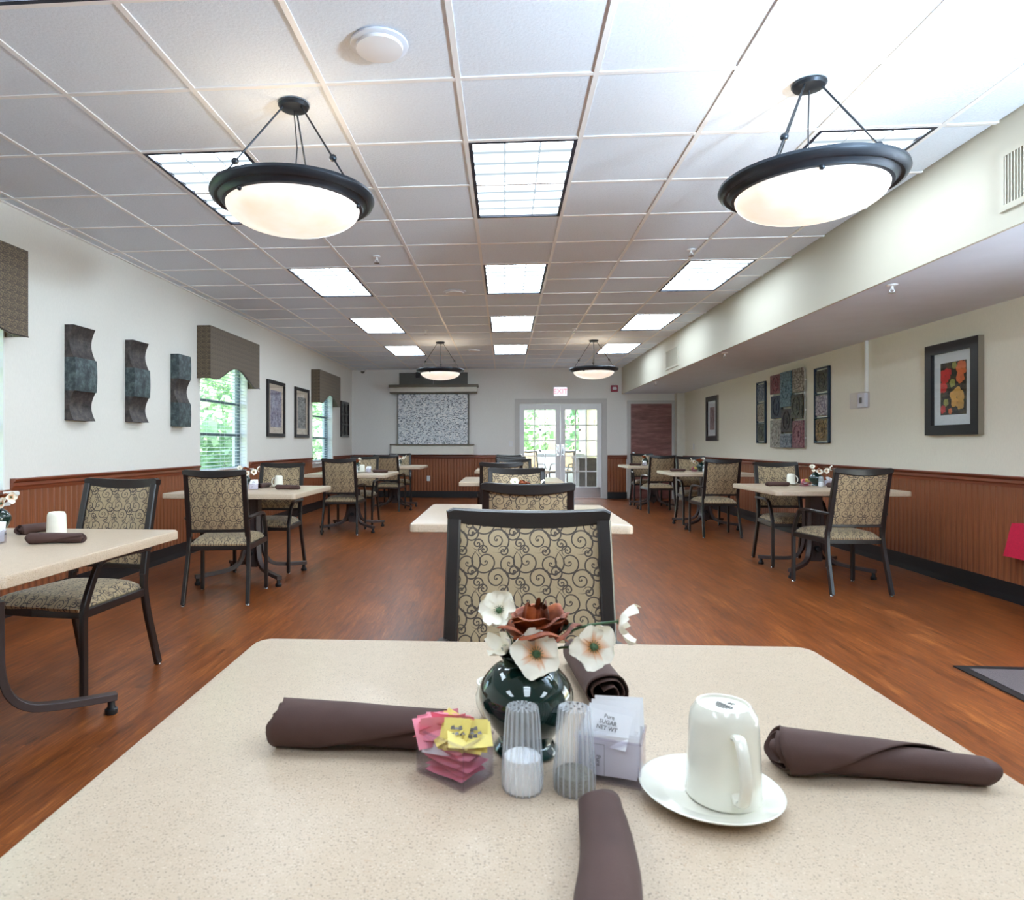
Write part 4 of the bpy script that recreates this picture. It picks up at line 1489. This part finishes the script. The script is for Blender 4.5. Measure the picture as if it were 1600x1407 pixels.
def make_vase(label, loc):
    t = root('flower_vase', label, 'vase', loc, 0, 'green vases of artificial flowers')
    bm = bmesh.new()
    pr = smooth_path([Vector((r_, 0, z)) for r_, z in [(.040, 0), (.042, .004), (.036, .012), (.034, .018), (.050, .040), (.0605, .066), (.058, .086), (.044, .104), (.033, .112), (.031, .118), (.036, .125)]], 4)
    lathe(bm, [(p.x, p.z) for p in pr] + [(.033, .124), (.029, .117), (.030, .108), (.05, .085), (.001, .03)], 48, cap0=True)
    link('vase_body', bm, M['vase'], t, smooth=True)
    z0 = .118
    rose(t, (.014, .008, .156))
    stem(t, [(0, 0, .05), (.01, 0, .12), (.016, .004, .145)], .0025)
    bloom(t, (.012, -.036, .136), (0, -.93, .36), .033, 5, .12, 1)
    stem(t, [(.005, 0, .09), (.008, -.012, .122), (.012, -.034, .134)])
    bloom(t, (.084, -.022, .142), (.06, -.95, .3), .031, 5, .12, 2)
    stem(t, [(.01, 0, .10), (.035, -.004, .132), (.084, -.020, .141)])
    bloom(t, (.118, -.005, .170), (.95, -.25, -.1), .026, 4, .5, 4)
    stem(t, [(.01, 0, .10), (.03, 0, .135), (.07, 0, .160), (.116, -.005, .170)])
    bloom(t, (-.034, .004, .178), (-.25, -.75, .6), .027, 6, .3, 6, orange=False)
    stem(t, [(0, 0, .10), (-.015, 0, .13), (-.033, .006, .176)])
    bloom(t, (-.026, -.018, .136), (-.5, -.6, .6), .019, 4, .9, 8, orange=False)
    bm = bmesh.new()
    for k, (b_, d_, L, w) in enumerate((((.0, 0, .115), (-.7, -.5, .5), .045, .022), ((.01, 0, .115), (.6, -.6, .5), .045, .02), ((.0, .005, .115), (-.3, .6, .8), .04, .02), ((.012, -.008, .115), (.5, -.4, .9), .05, .014), ((-.005, -.01, .115), (-.6, -.75, .12), .036, .026), ((.01, -.012, .112), (.2, -.8, .05), .034, .026), ((.03, 0, .15), (.9, -.1, .4), .04, .012))):
        leaf(bm, b_, d_, (0, -.4, .9), L, w)
    o = link('leaves', bm, M['leaf_dark'], t); o.data.polygons.foreach_set('use_smooth', [True] * len(o.data.polygons))
    return t
VZ = make_vase('dark green vase of white anemones and a brown rose on the front table', (.027, .862, TZ))
for lab, x, y, rz in (('green vase of white flowers hidden behind the chair on the second middle table', .09, 3.80, 20),
                      ('dark green vase of white flowers at the left edge of the nearest left table', -2.215, 2.72, -20),
                      ('green flower vase on the second left table', -2.35, 5.80, 40),
                      ('green flower vase on the third left table', -2.08, 9.18, 200),
                      ('green flower vase on the farthest left table', -1.935, 11.95, 10),
                      ('dark green vase of white and rust flowers on the nearest right table', 2.955, 6.52, 0),
                      ('green flower vase on the second right table', 2.815, 9.75, 170),
                      ('green flower vase on the farthest right table', 2.60, 12.5, 90)):
    dup(VZ, (x, y, TZ), R(rz), label=lab)

# acrylic packet boxes
def packet(bm, mi_, rnd, c, tilt, yaw, w=.055, h=.038, th=.0022):
    vs0 = len(bm.verts)
    nb = []
    M4 = Matrix.Translation(c) @ Matrix.Rotation(yaw, 4, 'Z') @ Matrix.Rotation(tilt, 4, 'X')
    n = 4
    grid = {}
    for s in (0, 1):
        for i in range(n + 1):
            for j in range(3):
                u = i / n * 2 - 1; v_ = j - 1
                edge = (1 - abs(u) ** 3) * (1 - abs(v_) ** 2)
                p = Vector((u * w / 2, (s * 2 - 1) * (.0003 + th * .5 * edge), v_ * h / 2))
                p.y += .002 * math.sin(u * 2 + rnd)
                grid[(s, i, j)] = bm.verts.new(M4 @ p)
    for s in (0, 1):
        for i in range(n):
            for j in range(2):
                bm.faces.new((grid[(s, i, j)], grid[(s, i + 1, j)], grid[(s, i + 1, j + 1)], grid[(s, i, j + 1)])).material_index = mi_
    return M4
def make_caddy(label, loc, rz, kind):
    t = root('packet_caddy', label, 'packet holder', loc, rz, 'clear acrylic sweetener boxes')
    a, b, h, th = .038, .0275, .052, .0018
    bm = bmesh.new()
    box(bm, -a, a, -b, b, 0, .003)
    box(bm, -a, a, -b, -b + th, .003, h); box(bm, -a, a, b - th, b, .003, h)
    box(bm, -a, -a + th, -b + th, b - th, .003, h); box(bm, a - th, a, -b + th, b - th, .003, h)
    pts = [(-a, -b, h), (a, -b, h), (a, b, h), (-a, b, h), (-a, -b, h)]
    for p, q in zip(pts, pts[1:]):
        sweep(bm, [p, q], .0035, .0035, (0, 0, 1), rnd=True)
    link('acrylic_box', bm, M['acrylic'], t)
    rnd = random.Random(11 if kind == 'pink' else 12)
    k = 0
    if kind == 'pink':
        # flat stack of pink packets below
        for i in range(11):
            bm = bmesh.new()
            packet(bm, 0, i, Vector((rnd.uniform(-.005, .005), rnd.uniform(-.003, .003), .007 + i * .0031)), R(90 + rnd.uniform(-9, 9)), rnd.uniform(-.12, .12), .060, .040, .0026)
            link('pink_packet', bm, M['pink'], t, smooth=True)
        for i in range(7):
            bm = bmesh.new()
            packet(bm, 0, i, Vector((-.030 + .004 * i, rnd.uniform(-.008, .008), .046 + .0015 * i)), R(rnd.uniform(-60, 60)), R(rnd.uniform(10, 75)), .056, .036, .0026)
            link('pink_packet', bm, M['pink'], t, smooth=True)
        bm = bmesh.new(); packet(bm, 0, 3, Vector((-.012, -.014, .040)), R(-35), R(20), .040, .030); link('white_packet', bm, M['paper'], t, smooth=True)
        for i in range(9):
            bm = bmesh.new()
            c_ = Vector((-.012 + .0045 * i, -.004 + .002 * (i % 3), .052 + .002 * math.sin(i)))
            M4 = packet(bm, 0, i, c_, R(-66 + 13 * (i % 4)), R(-34 + 10 * i), .052, .036, .0030)
            o = link('yellow_packet', bm, M['yellow'], t, smooth=True)
            bm = bmesh.new()
            for q in range(4):
                x0 = -.018 + q * .009
                for s_ in (0, 1):
                    vs = [bm.verts.new(M4 @ Vector((x0 + dx, -.0036, dz + s_ * .008))) for dx, dz in ((0, -.003), (.0055, -.003), (.0045, .0015), (.001, .0005))]
                    bm.faces.new(vs)
            link('print_marks', bm, M['ink_soft'], o)
    else:
        for i in range(9):
            bm = bmesh.new()
            M4 = packet(bm, 0, i, Vector((rnd.uniform(-.003, .003), -.022 + .0052 * i, .029 + rnd.uniform(0, .003))), R(rnd.uniform(-4, 4)), rnd.uniform(-.05, .05), .066, .048, .0034)
            o = link('sugar_packet', bm, M['paper'], t, smooth=True)
        for i in range(4):
            bm = bmesh.new()
            M4 = packet(bm, 0, i + 2, Vector((-.004 + .004 * i, -.010 + .009 * i, .058 + .003 * i)), R(-38 + 6 * i), R(-14 + 9 * i), .058, .040, .004)
            o = link('sugar_packet', bm, M['paper'], t, smooth=True)
            if i == 0: top_packet, topM = o, M4
        tx = text('lettering', 'Pure\nSUGAR\nNET WT', .0068, M['ink'], top_packet, ext=.0002)
        tx.matrix_local = topM @ Matrix.Translation((.002, -.0036, .006)) @ Matrix.Rotation(R(90), 4, 'X')
        tx = text('lettering', 'Pure\nSUGAR', .0068, M['ink'], t, (-.014, -.0268, .026), (R(90), R(90), 0), .0001)
        bm = bmesh.new()
        for (x0, x1, z0, z1) in ((-.030, -.004, .0085, .0089), (-.030, -.004, .045, .0454), (-.0304, -.030, .0085, .0454), (-.004, -.0036, .0085, .0454)):
            box(bm, x0, x1, -.0266, -.0262, z0, z1)
        link('print_border', bm, M['ink_soft'], t)
    return t
ca = make_caddy('clear acrylic box of pink and yellow sweetener packets on the front table', (-.0605, .7925, TZ), math.atan2(-.047, .060), 'pink')
cs = make_caddy('clear acrylic box of white sugar packets on the front table', (.129, .8045, TZ), 0, 'sugar')
cs.rotation_euler = (0, 0, R(-17)); cs.location = (.127, .806, TZ)
for src, lab, x, y, rz in ((cs, 'white sugar packet box at the left edge of the nearest left table', -2.03, 2.48, 10),
                           (cs, 'white sugar packet box on the second left table', -2.18, 5.60, 20),
                           (ca, 'box of pink sweetener packets on the nearest right table', 2.81, 6.42, 10),
                           (cs, 'white sugar packet box beside the vase on the nearest right table', 3.045, 6.46, 30),
                           (ca, 'box of pink sweetener packets on the second right table', 2.70, 9.66, 10),
                           (cs, 'white sugar packet box on the third left table', -1.90, 9.10, 5),
                           (cs, 'white sugar packet box on the farthest right table', 2.56, 12.36, 5)):
    dup(src, (x, y, TZ), R(rz), label=lab)

def make_shaker(label, loc, kind):
    t = root('salt_shaker' if kind == 'salt' else 'pepper_shaker', label, 'shaker', loc, 0, 'ribbed clear shakers')
    rf = lambda a, z: 1 + (.022 * math.cos(20 * a) if .004 < z < .088 else 0)
    bm = bmesh.new()
    lathe(bm, [(.0225, 0), (.0240, .004), (.0238, .02), (.0218, .05), (.0200, .078), (.0192, .090), (.0180, .0945), (.001, .0955)], 120, rf, cap0=True)
    link('shaker_body', bm, M['shaker'], t, smooth=True)
    bm = bmesh.new()
    f = .040 if kind == 'salt' else .022
    rr = .0212 - .003 * f / .1
    lathe(bm, [(.0215, .002), (.0226, .006), (rr + .0008, f - .002), (rr - .004, f + .001), (.001, f + .0015)], 32, cap0=True)
    link(kind + '_fill', bm, M[kind], t, smooth=True)
    if kind == 'pepper':
        bm = bmesh.new(); lathe(bm, [(.0196, .024), (.0188, .050)], 32); 
    bm = bmesh.new()
    for k in range(7):
        a = 2 * PI * k / 6; r_ = 0 if k == 6 else .009
        lathe(bm, [(.0013, .0958), (.0013, .0965)], 8, c=(r_ * math.cos(a), r_ * math.sin(a), 0), cap1=True)
    link('holes', bm, M['ink'], t)
    return t
ss = make_shaker('ribbed clear salt shaker in front of the vase on the front table', (.020, .764, TZ), 'salt')
ps = make_shaker('ribbed clear pepper shaker beside the sugar box on the front table', (.0795, .766, TZ), 'pepper')
for src, lab, x, y in ((ss, 'white-filled shaker in front of the vase on the second left table', -2.26, 5.62),
                       (ss, 'clear shaker in front of the vase on the nearest right table', 2.94, 6.39),
                       (ss, 'small clear shaker on the second right table', 2.825, 9.62),
                       (ss, 'small clear shaker on the farthest left table', -1.91, 11.82),
                       (ss, 'small clear shaker on the third left table', -2.06, 9.05)):
    dup(src, (x, y, TZ), label=lab)

# creamer just behind the vase
t = root('creamer', 'small white china creamer mostly hidden behind the vase on the front table', 'creamer', (-.012, .965, TZ), R(80))
bm = bmesh.new(); lathe(bm, [(.020, 0), (.024, .004), (.030, .018), (.031, .030), (.027, .043), (.029, .050), (.026, .050), (.024, .042), (.027, .028), (.001, .006)], 32, cap0=True); link('creamer_body', bm, M['china'], t, smooth=True)
bm = bmesh.new(); sweep(bm, smooth_path([(.026, 0, .040), (.040, 0, .040), (.042, 0, .022), (.028, 0, .014)]), .006, .005, (0, 1, 0), rnd=True); link('handle', bm, M['china'], t, smooth=True)

# ------------------------------------------------------------------ left wall art
def wavy(label, y0, w, z0, z1, kind):
    t = root('wall_sculpture', label, 'wall art', (XL, y0, 0), 0, 'wavy metal wall panels')
    H = z1 - z0
    segs = [(0, .31, 'c'), (.31, .66, 'f'), (.66, 1.0, 'c')] if kind == 'cfc' else [(0, .33, 'f'), (.33, .66, 'c'), (.66, 1.0, 'f')]
    for (a, b, k) in segs:
        n = 10
        pts = []
        for i in range(n + 1):
            u = i / n
            z = z0 + H * (a + (b - a) * u)
            if k == 'f':
                x = .085 + .006 * math.sin(PI * u)
            elif kind == 'cfc':
                e = u if a < .01 else 1 - u       # the free end flares a little less
                x = .082 - .040 * math.sin(PI * (u * .92 + .04)) - .002
            else:
                x = .080 - .040 * math.sin(PI * u)
            pts.append((x, z))
        bm = bmesh.new()
        extrude_prof(bm, [(0, pts[0][1])] + pts + [(0, pts[-1][1])], 0, w, 'Y')
        link('curved_segment', bm, M['art_teal'] if k == 'f' else M['art_brown'], t)
wavy('wavy verdigris metal wall panel, the leftmost and nearest of three', 4.83, .27, 1.355, 2.09, 'cfc')
wavy('wavy verdigris metal wall panel, the middle of three', 5.64, .26, 1.37, 2.10, 'cfc')
wavy('wavy metal wall panel with teal ends, the rightmost of three', 6.44, .26, 1.35, 2.085, 'fcf')

def framed(label, wall, a0, a1, z0, z1, fw, depth, fm, edge, mat_, mw, pm, side_edge=None):
    """picture on the left (wall=-1) or right (+1) wall between a0..a1"""
    X = XL if wall < 0 else XR
    s = 1 if wall < 0 else -1
    t = root('framed_picture', label, 'framed picture', (X, (a0 + a1) / 2, (z0 + z1) / 2), 0)
    L, H = (a1 - a0) / 2, (z1 - z0) / 2
    def bx(x0, x1, *r):
        return B(min(s * x0, s * x1), max(s * x0, s * x1), *r)
    for a, b, c_, d in ((-L, L, H - fw, H), (-L, L, -H, -H + fw), (-L, -L + fw, -H + fw, H - fw), (L - fw, L, -H + fw, H - fw)):
        link('frame_rail', bx(0, depth, a, b, c_, d, bev=.003) if False else bx(0, depth, a, b, c_, d), fm, t)
    if edge:
        for yy in (-L - .004, L):
            link('frame_edge', bx(0, depth * .92, yy, yy + .004, -H, H), edge, t)
    link('mat_board', bx(.001, depth * .35, -L + fw, L - fw, -H + fw, H - fw), mat_, t)
    pr = link('print', bx(depth * .35, depth * .37, -L + fw + mw, L - fw - mw, -H + fw + mw, H - fw - mw), pm, t)
    link('pane', bx(depth * .6, depth * .63, -L + fw, L - fw, -H + fw, H - fw), M['pane'], t)
    return t, pr, L, H
framed('black-framed purple tree print, left of two on the left wall', -1, 9.12, 9.86, 1.278, 2.095, .05, .03, M['frame_black'], None, M['mat_tan'], .09, M['print_a'])
framed('black-framed grey street print, right of two on the left wall', -1, 10.36, 11.10, 1.278, 2.095, .05, .03, M['frame_black'], None, M['mat_tan'], .10, M['print_b'])
framed('small distant framed rose-toned print on the far right wall', 1, 11.95, 12.62, 1.23, 2.04, .09, .03, M['frame_black'], M['frame_silver'], M['mat_board'], .11, M['print_c'])
t, pr, L, H = framed('black-framed print of red and amber flowers on the right wall', 1, 5.49, 6.15, 1.248, 2.032, .085, .045, M['frame_black'], M['frame_silver'], M['mat_board'], .085, M['print_floral'])
# blossoms of the print (flat, printed colours)
pw, ph = L - .17, H - .17
rnd = random.Random(4)
def blossom(u, v_, r, mat_, n=5, seed=0):
    bm = bmesh.new()
    cy_, cz_ = -u * pw, v_ * ph        # u: -1 left (far) .. +1 right (near)
    for k in range(n):
        a = 2 * PI * k / n + seed
        c_ = (cy_ + .55 * r * math.cos(a), cz_ + .55 * r * math.sin(a))
        ring = []
        for q in range(14):
            b_ = 2 * PI * q / 14
            rr = r * .52 * (1 + .12 * math.sin(3 * b_ + k + seed))
            y = max(-pw, min(pw, c_[0] + rr * math.cos(b_))); z = max(-ph, min(ph, c_[1] + rr * math.sin(b_)))
            ring.append(bm.verts.new((-.0172 - .0001 * k, y, z)))
        bm.faces.new(ring)
    link('printed_blossom', bm, mat_, pr)
for q, (u, v_, r, mt, sd) in enumerate(((.62, .72, .062, 'p_orange', 0), (.55, .38, .050, 'p_orange', 1), (-.62, .50, .062, 'p_red', 2), (-.78, .08, .05, 'p_red', 3), (.30, -.36, .085, 'p_yellow', 0.4), (.55, -.62, .045, 'p_yellow', 1.4), (-.05, .2, .035, 'p_green', 0), (-.55, -.52, .032, 'p_green', 1), (-.8, -.78, .035, 'p_red', 0), (-.22, -.86, .025, 'p_orange', 2), (-.3, .62, .03, 'p_red', 1.2), (.1, .86, .03, 'p_green', 2))):
    blossom(u, v_, r, M[mt], 5, sd)

# iron grille at the far end of the left wall
t = root('iron_grille', 'dark openwork metal wall grille at the far end of the left wall', 'wall art', (XL, 13.66, 1.69))
link('backing', B(0, .006, -.33, .33, -.36, .36), M['grey_panel'], t)
bm = bmesh.new()
for a, b, c_, d in ((-.34, .34, .33, .37), (-.34, .34, -.37, -.33), (-.34, -.30, -.33, .33), (.30, .34, -.33, .33)):
    box(bm, .004, .03, a, b, c_, d)
link('grille_frame', bm, M['frame_black'], t)
for k in range(3):
    for j in (-1, 1):
        bm = bmesh.new()
        cc = Vector((.018, j * .14, -.21 + .21 * k))
        sweep(bm, [cc + Vector((0, .105 * math.cos(2 * PI * q / 20), .09 * math.sin(2 * PI * q / 20))) for q in range(21)], .012, .018, (1, 0, 0), caps=False)
        link('scroll_ring', bm, M['frame_black'], t)
bm = bmesh.new(); box(bm, .012, .024, -.008, .008, -.33, .33); box(bm, .012, .024, -.3, .3, -.11, -.10); box(bm, .012, .024, -.3, .3, .10, .11); link('grille_bar', bm, M['frame_black'], t)

# ------------------------------------------------------------------ right wall art
def plate_tile(t, y0, y1, z0, z1, x, mat_):
    bm = bmesh.new()
    box(bm, -x - .018, -x, y0, y1, z0, z1, bev=.003)
    # embossed ring and boss
    cy_, cz_ = (y0 + y1) / 2, (z0 + z1) / 2
    rr = min(y1 - y0, z1 - z0) * .33
    sweep(bm, [(-x - .018, cy_ + rr * math.cos(2 * PI * q / 16), cz_ + rr * 1.2 * math.sin(2 * PI * q / 16)) for q in range(17)], .012, .01, (1, 0, 0), caps=False)
    box(bm, -x - .026, -x - .018, cy_ - rr * .3, cy_ + rr * .3, cz_ - rr * .4, cz_ + rr * .4)
    link('metal_tile', bm, mat_, t)
t = root('metal_wall_art', 'large embossed metal collage of ten coloured tiles on the right wall', 'wall art', (XR, 0, 0))
y1, y2, y3, y4 = 9.57, 9.20, 8.86, 8.54
plate_tile(t, y2 + .005, y1, 1.865, 2.125, .03, M['e_red']); plate_tile(t, y2 + .005, y1, 1.525, 1.835, .02, M['e_navy']); plate_tile(t, y2 + .005, y1, 1.125, 1.50, .03, M['e_light'])
plate_tile(t, y3 + .005, y2 - .005, 1.665, 2.130, .045, M['e_blue']); plate_tile(t, y3 + .005, y2 - .005, 1.33, 1.635, .03, M['e_dark']); plate_tile(t, y3 + .005, y2 - .005, 1.125, 1.305, .045, M['e_slate'])
plate_tile(t, y4, y3 - .005, 1.835, 2.135, .03, M['e_tan']); plate_tile(t, y4, y3 - .005, 1.50, 1.805, .045, M['e_olive']); plate_tile(t, y4, y3 - .005, 1.125, 1.47, .03, M['e_plum'])
bm = bmesh.new()
for y in (9.40, 9.03, 8.70):
    box(bm, -.02, -.012, y - .14, y - .12, 1.14, 2.11); box(bm, -.02, -.012, y + .12, y + .14, 1.14, 2.11)
for z in (1.25, 1.6, 1.98):
    box(bm, -.012, 0, 8.56, 9.55, z - .01, z + .01)
link('support_bar', bm, M['white'], t)
def side_panel(label, y0, y1, mats_):
    t = root('metal_wall_art', label, 'wall art', (XR, 0, 0), 0)
    bm = bmesh.new()
    z0, z1 = 1.182, 2.08
    for a, b, c_, d in ((y0, y0 + .022, z0, z1), (y1 - .022, y1, z0, z1), (y0, y1, z1 - .015, z1), (y0, y1, z0, z0 + .015), (y0, y1, 1.76, 1.772), (y0, y1, 1.475, 1.487)):
        box(bm, -.032, -.006, a, b, c_, d)
    link('frame', bm, M['steel_edge'], t)
    for (c_, d), mt in zip(((1.795, 2.045), (1.51, 1.75), (1.215, 1.465)), mats_):
        plate_tile(t, y0 + .03, y1 - .03, c_, d, .008, M[mt])
side_panel('narrow three-tile metal panel right of the metal collage', 7.93, 8.29, ('e_olive', 'e_lilac', 'e_gold'))
side_panel('narrow three-tile metal panel left of the metal collage', 9.80, 10.13, ('e_slate', 'e_tan', 'e_olive'))

# junction box with conduit and thermostat cover
t = root('electrical_box', 'clear-covered white thermostat box under a vertical white conduit on the right wall', 'electrical box', (XR, 7.24, 1.63))
link('back_box', B(-.035, 0, -.09, .05, -.075, .075, bev=.004), M['white_plastic'], t)
link('display', B(-.040, -.035, -.035, .01, -.03, .03), M['grey_panel'], t)
link('clear_cover', B(-.075, -.002, -.13, .13, -.085, .085, bev=.006), M['acrylic'], t)
link('conduit', B(-.028, 0, -.10, -.07, .086, ZS - 1.63, bev=.003), M['white'], t)

# mat and red bag
t = root('floor_mat', 'grey-brown walk-off mat with black rubber border at the right edge', 'floor mat', (0, 0, 0))
link('carpet', B(2.40, 3.55, 2.05, 3.605, .001, .009), M['carpet'], t)
bm = bmesh.new()
for a, b, c_, d in ((2.35, 3.60, 3.605, 3.655), (2.35, 3.60, 2.0, 2.05), (2.35, 2.40, 2.05, 3.605), (3.55, 3.60, 2.05, 3.605)):
    box(bm, a, b, c_, d, .001, .007)
link('rubber_border', bm, M['rubber'], t)
t = root('red_bag', 'red woven cloth bag at the right edge of the photo against the wainscot', 'bag', (XR - .035, 0, 0))
bm = bmesh.new()
vs = []
for x in (-.07, 0):
    vs.append([bm.verts.new((x, y, z)) for y, z in ((5.14, .35), (5.115, .42), (5.085, .52), (5.055, .60), (4.60, .60), (4.55, .50), (4.50, .35))])
n = 7
for k in range(n):
    bm.faces.new((vs[0][k], vs[0][(k + 1) % n], vs[1][(k + 1) % n], vs[1][k]))
bm.faces.new(vs[0]); bm.faces.new(vs[1][::-1])
link('bag_body', bm, M['red_cloth'], t)
bm = bmesh.new(); sweep(bm, smooth_path([(-.035, 4.95, .60), (-.03, 4.93, .78), (-.012, 4.83, .85), (-.03, 4.73, .78), (-.035, 4.71, .60)]), .025, .006, (0, 1, 0)); link('handle', bm, M['red_cloth'], t)
bm = bmesh.new(); sweep(bm, [(.035, 0, 0), (-.03, 0, 0), (-.035, 0, .02)], .01, .01, rnd=True); hk = link('hook', bm, M['chrome'], t); hk.location = (0, 4.83, .83)

# ------------------------------------------------------------------ porch beyond the glass doors
PY = 19.0
struct('floor_porch', B(-1.8, 3.8, YB + .15, PY + .15, -.12, 0), M['porch_floor'])
struct('wall_porch_left', B(-1.9, -1.8, YB + .2, PY, 0, 2.8), M['porch_wall'])
struct('wall_porch_right', B(2.3, 2.4, YB + .2, PY, 0, 2.8), M['porch_yellow'])
struct('ceiling_porch', B(-1.9, 3.8, YB + .2, PY + .15, 2.6, 2.7), M['white'])
bm = bmesh.new()
box(bm, -1.8, 3.2, PY, PY + .12, 0, .95); box(bm, -1.8, 3.2, PY, PY + .12, 2.2, 2.6); box(bm, -1.8, -1.3, PY, PY + .12, .95, 2.2); box(bm, 2.15, 3.2, PY, PY + .12, .95, 2.2)
struct('wall_porch_back', bm, M['porch_wall'])
bm = bmesh.new()
for x in (-1.3, -.73, -.16, .41, .98, 1.55, 2.10):
    box(bm, x, x + .05, PY - .01, PY + .05, .95, 2.2)
for z in (.95, 1.55, 2.15):
    box(bm, -1.3, 2.15, PY - .01, PY + .05, z, z + .045)
pw_ = struct('window_4', bm, M['porch_wall'])
link('pane', B(-1.28, 2.13, PY + .02, PY + .026, .97, 2.18), M['pane'], pw_)
link('window_sill', B(-1.35, 2.2, PY - .12, PY, .90, .95), M['white'], pw_)
t = root('wall_sconce', 'black wall sconce seen through the right glass door', 'wall lamp', (2.0, 15.9, 1.5))
pd = bpy.data.lights.new('porch_lamp', 'AREA'); pd.shape = 'RECTANGLE'; pd.size = .56; pd.size_y = 1.15; pd.energy = 200; pd.color = (.9, .96, 1)
po = bpy.data.objects.new('porch_lamp', pd); COL.objects.link(po); po.location = (.8, 16.9, 2.585)
bpy.data.objects.remove(t)
t = root('wall_sconce', 'black wall sconce seen through the right glass door', 'wall lamp', (2.3, 16.6, 1.62))
link('back_plate', B(-.02, 0, -.06, .06, -.15, .15), M['frame_black'], t)
link('arm', B(-.12, -.02, -.02, .02, .0, .03), M['frame_black'], t)
bm = bmesh.new(); lathe(bm, [(.03, .03), (.07, .16)], 16, c=(-.12, 0, 0), cap0=True); link('shade', bm, M['white_plastic'], t)
t = root('porch_bench', 'dark wooden console table seen through the right glass door', 'console table', (1.98, 16.6, 0))
link('top', B(-.25, .3, -.8, .8, .80, .84), M['dark_wood'], t)
link('cabinet', B(-.22, .3, -.75, .75, .08, .80), M['dark_wood'], t)
dup(c0, (.75, 17.6, 0), R(200), label='dark dining chair seen through the glass of the left door')
dup(c0, (1.55, 18.0, 0), R(150), label='dark dining chair seen through the glass of the right door')
for sx_ in (-.19, .25):
    for sy_ in (-.7, .7):
        link('leg', B(sx_ - .025, sx_ + .025, sy_ - .025, sy_ + .025, 0, .08), M['dark_wood'], t)

# ------------------------------------------------------------------ outdoors
bm = bmesh.new(); box(bm, -60, 60, -30, 90, -.5, -.3); 
struct('ground', bm, M['lawn'])
def foliage(name, n, rx, ry, rz, seed, leaf_s=.16):
    rnd = random.Random(seed)
    vs, fs = [], []
    for k in range(n):
        while True:
            p = Vector((rnd.uniform(-1, 1), rnd.uniform(-1, 1), rnd.uniform(-1, 1)))
            if .35 < p.length < 1: break
        lump = 1 + .25 * mnoise.noise(p * 2.2 + Vector((seed, 0, 0)))
        c_ = Vector((p.x * rx, p.y * ry, p.z * rz)) * lump
        a = Vector((rnd.uniform(-1, 1), rnd.uniform(-1, 1), rnd.uniform(-1, 1))).normalized()
        b = a.orthogonal().normalized(); s = leaf_s * rnd.uniform(.5, 1.2)
        i = len(vs)
        vs += [c_ + a * s, c_ + b * s * .5, c_ - a * s, c_ - b * s * .5]
        fs.append((i, i + 1, i + 2, i + 3))
    me = bpy.data.meshes.new(name); me.from_pydata(vs, [], fs); me.materials.append(M['leaves'])
    return me
fa = foliage('foliage', 5200, 2.4, 2.4, 2.2, 3)
fb = foliage('foliage', 4200, 1.5, 2.6, 1.1, 8, .12)
def tree(label, x, y, me, zc, s, shrub=False):
    t = root('garden_shrub' if shrub else 'garden_tree', label, 'shrub' if shrub else 'tree', (x, y, -.3), 0, 'shrubs outside the windows' if shrub else 'trees outside the windows')
    o = link('foliage', me, None, t, loc=(0, 0, zc)); o.scale = (s, s, s); o['kind'] = 'stuff'
    bm = bmesh.new(); sweep(bm, smooth_path([(0, 0, 0), (.1, .05, zc * .5), (0, 0, zc)]), [.34 * s, .3 * s, .3 * s, .28 * s, .25 * s, .2 * s, .2 * s, .18 * s, .12 * s][:9], .25 * s, rnd=True); link('trunk', bm, M['bark'], t)
for k, (x, y) in enumerate(((-9.5, 13.5), (-9.5, 20.2), (-10, 27), (-9.5, 33.6), (-16, 39), (-15, 8), (-16.5, 16))):
    tree(['leafy tree nearest the left windows', 'leafy tree outside beyond the second left window', 'broad leafy tree far outside the left windows', 'leafy tree beyond the third left window', 'most distant tree outside the left windows', 'leafy tree beside the building outside the left windows', 'tree far left outside the left windows'][k], x, y, fa, 3.0, 1.15)
for k, (x, y) in enumerate(((-5.9, 17.2), (-5.9, 23.4), (-5.9, 11.0), (-5.9, 29.6))):
    tree(['low shrub outside between the left windows', 'low shrub farther outside the left windows', 'low shrub closest outside the second left window', 'most distant low shrub outside the left windows'][k], x, y, fb, 1.1, 1.1, True)
for k, (x, y) in enumerate(((-.9, 27.5), (4.9, 23.8), (11, 26))):
    tree(['leafy tree seen through the left glass door', 'leafy tree seen through the right glass door', 'tree to the right beyond the porch window'][k], x, y, fa, 2.2, 1.2)
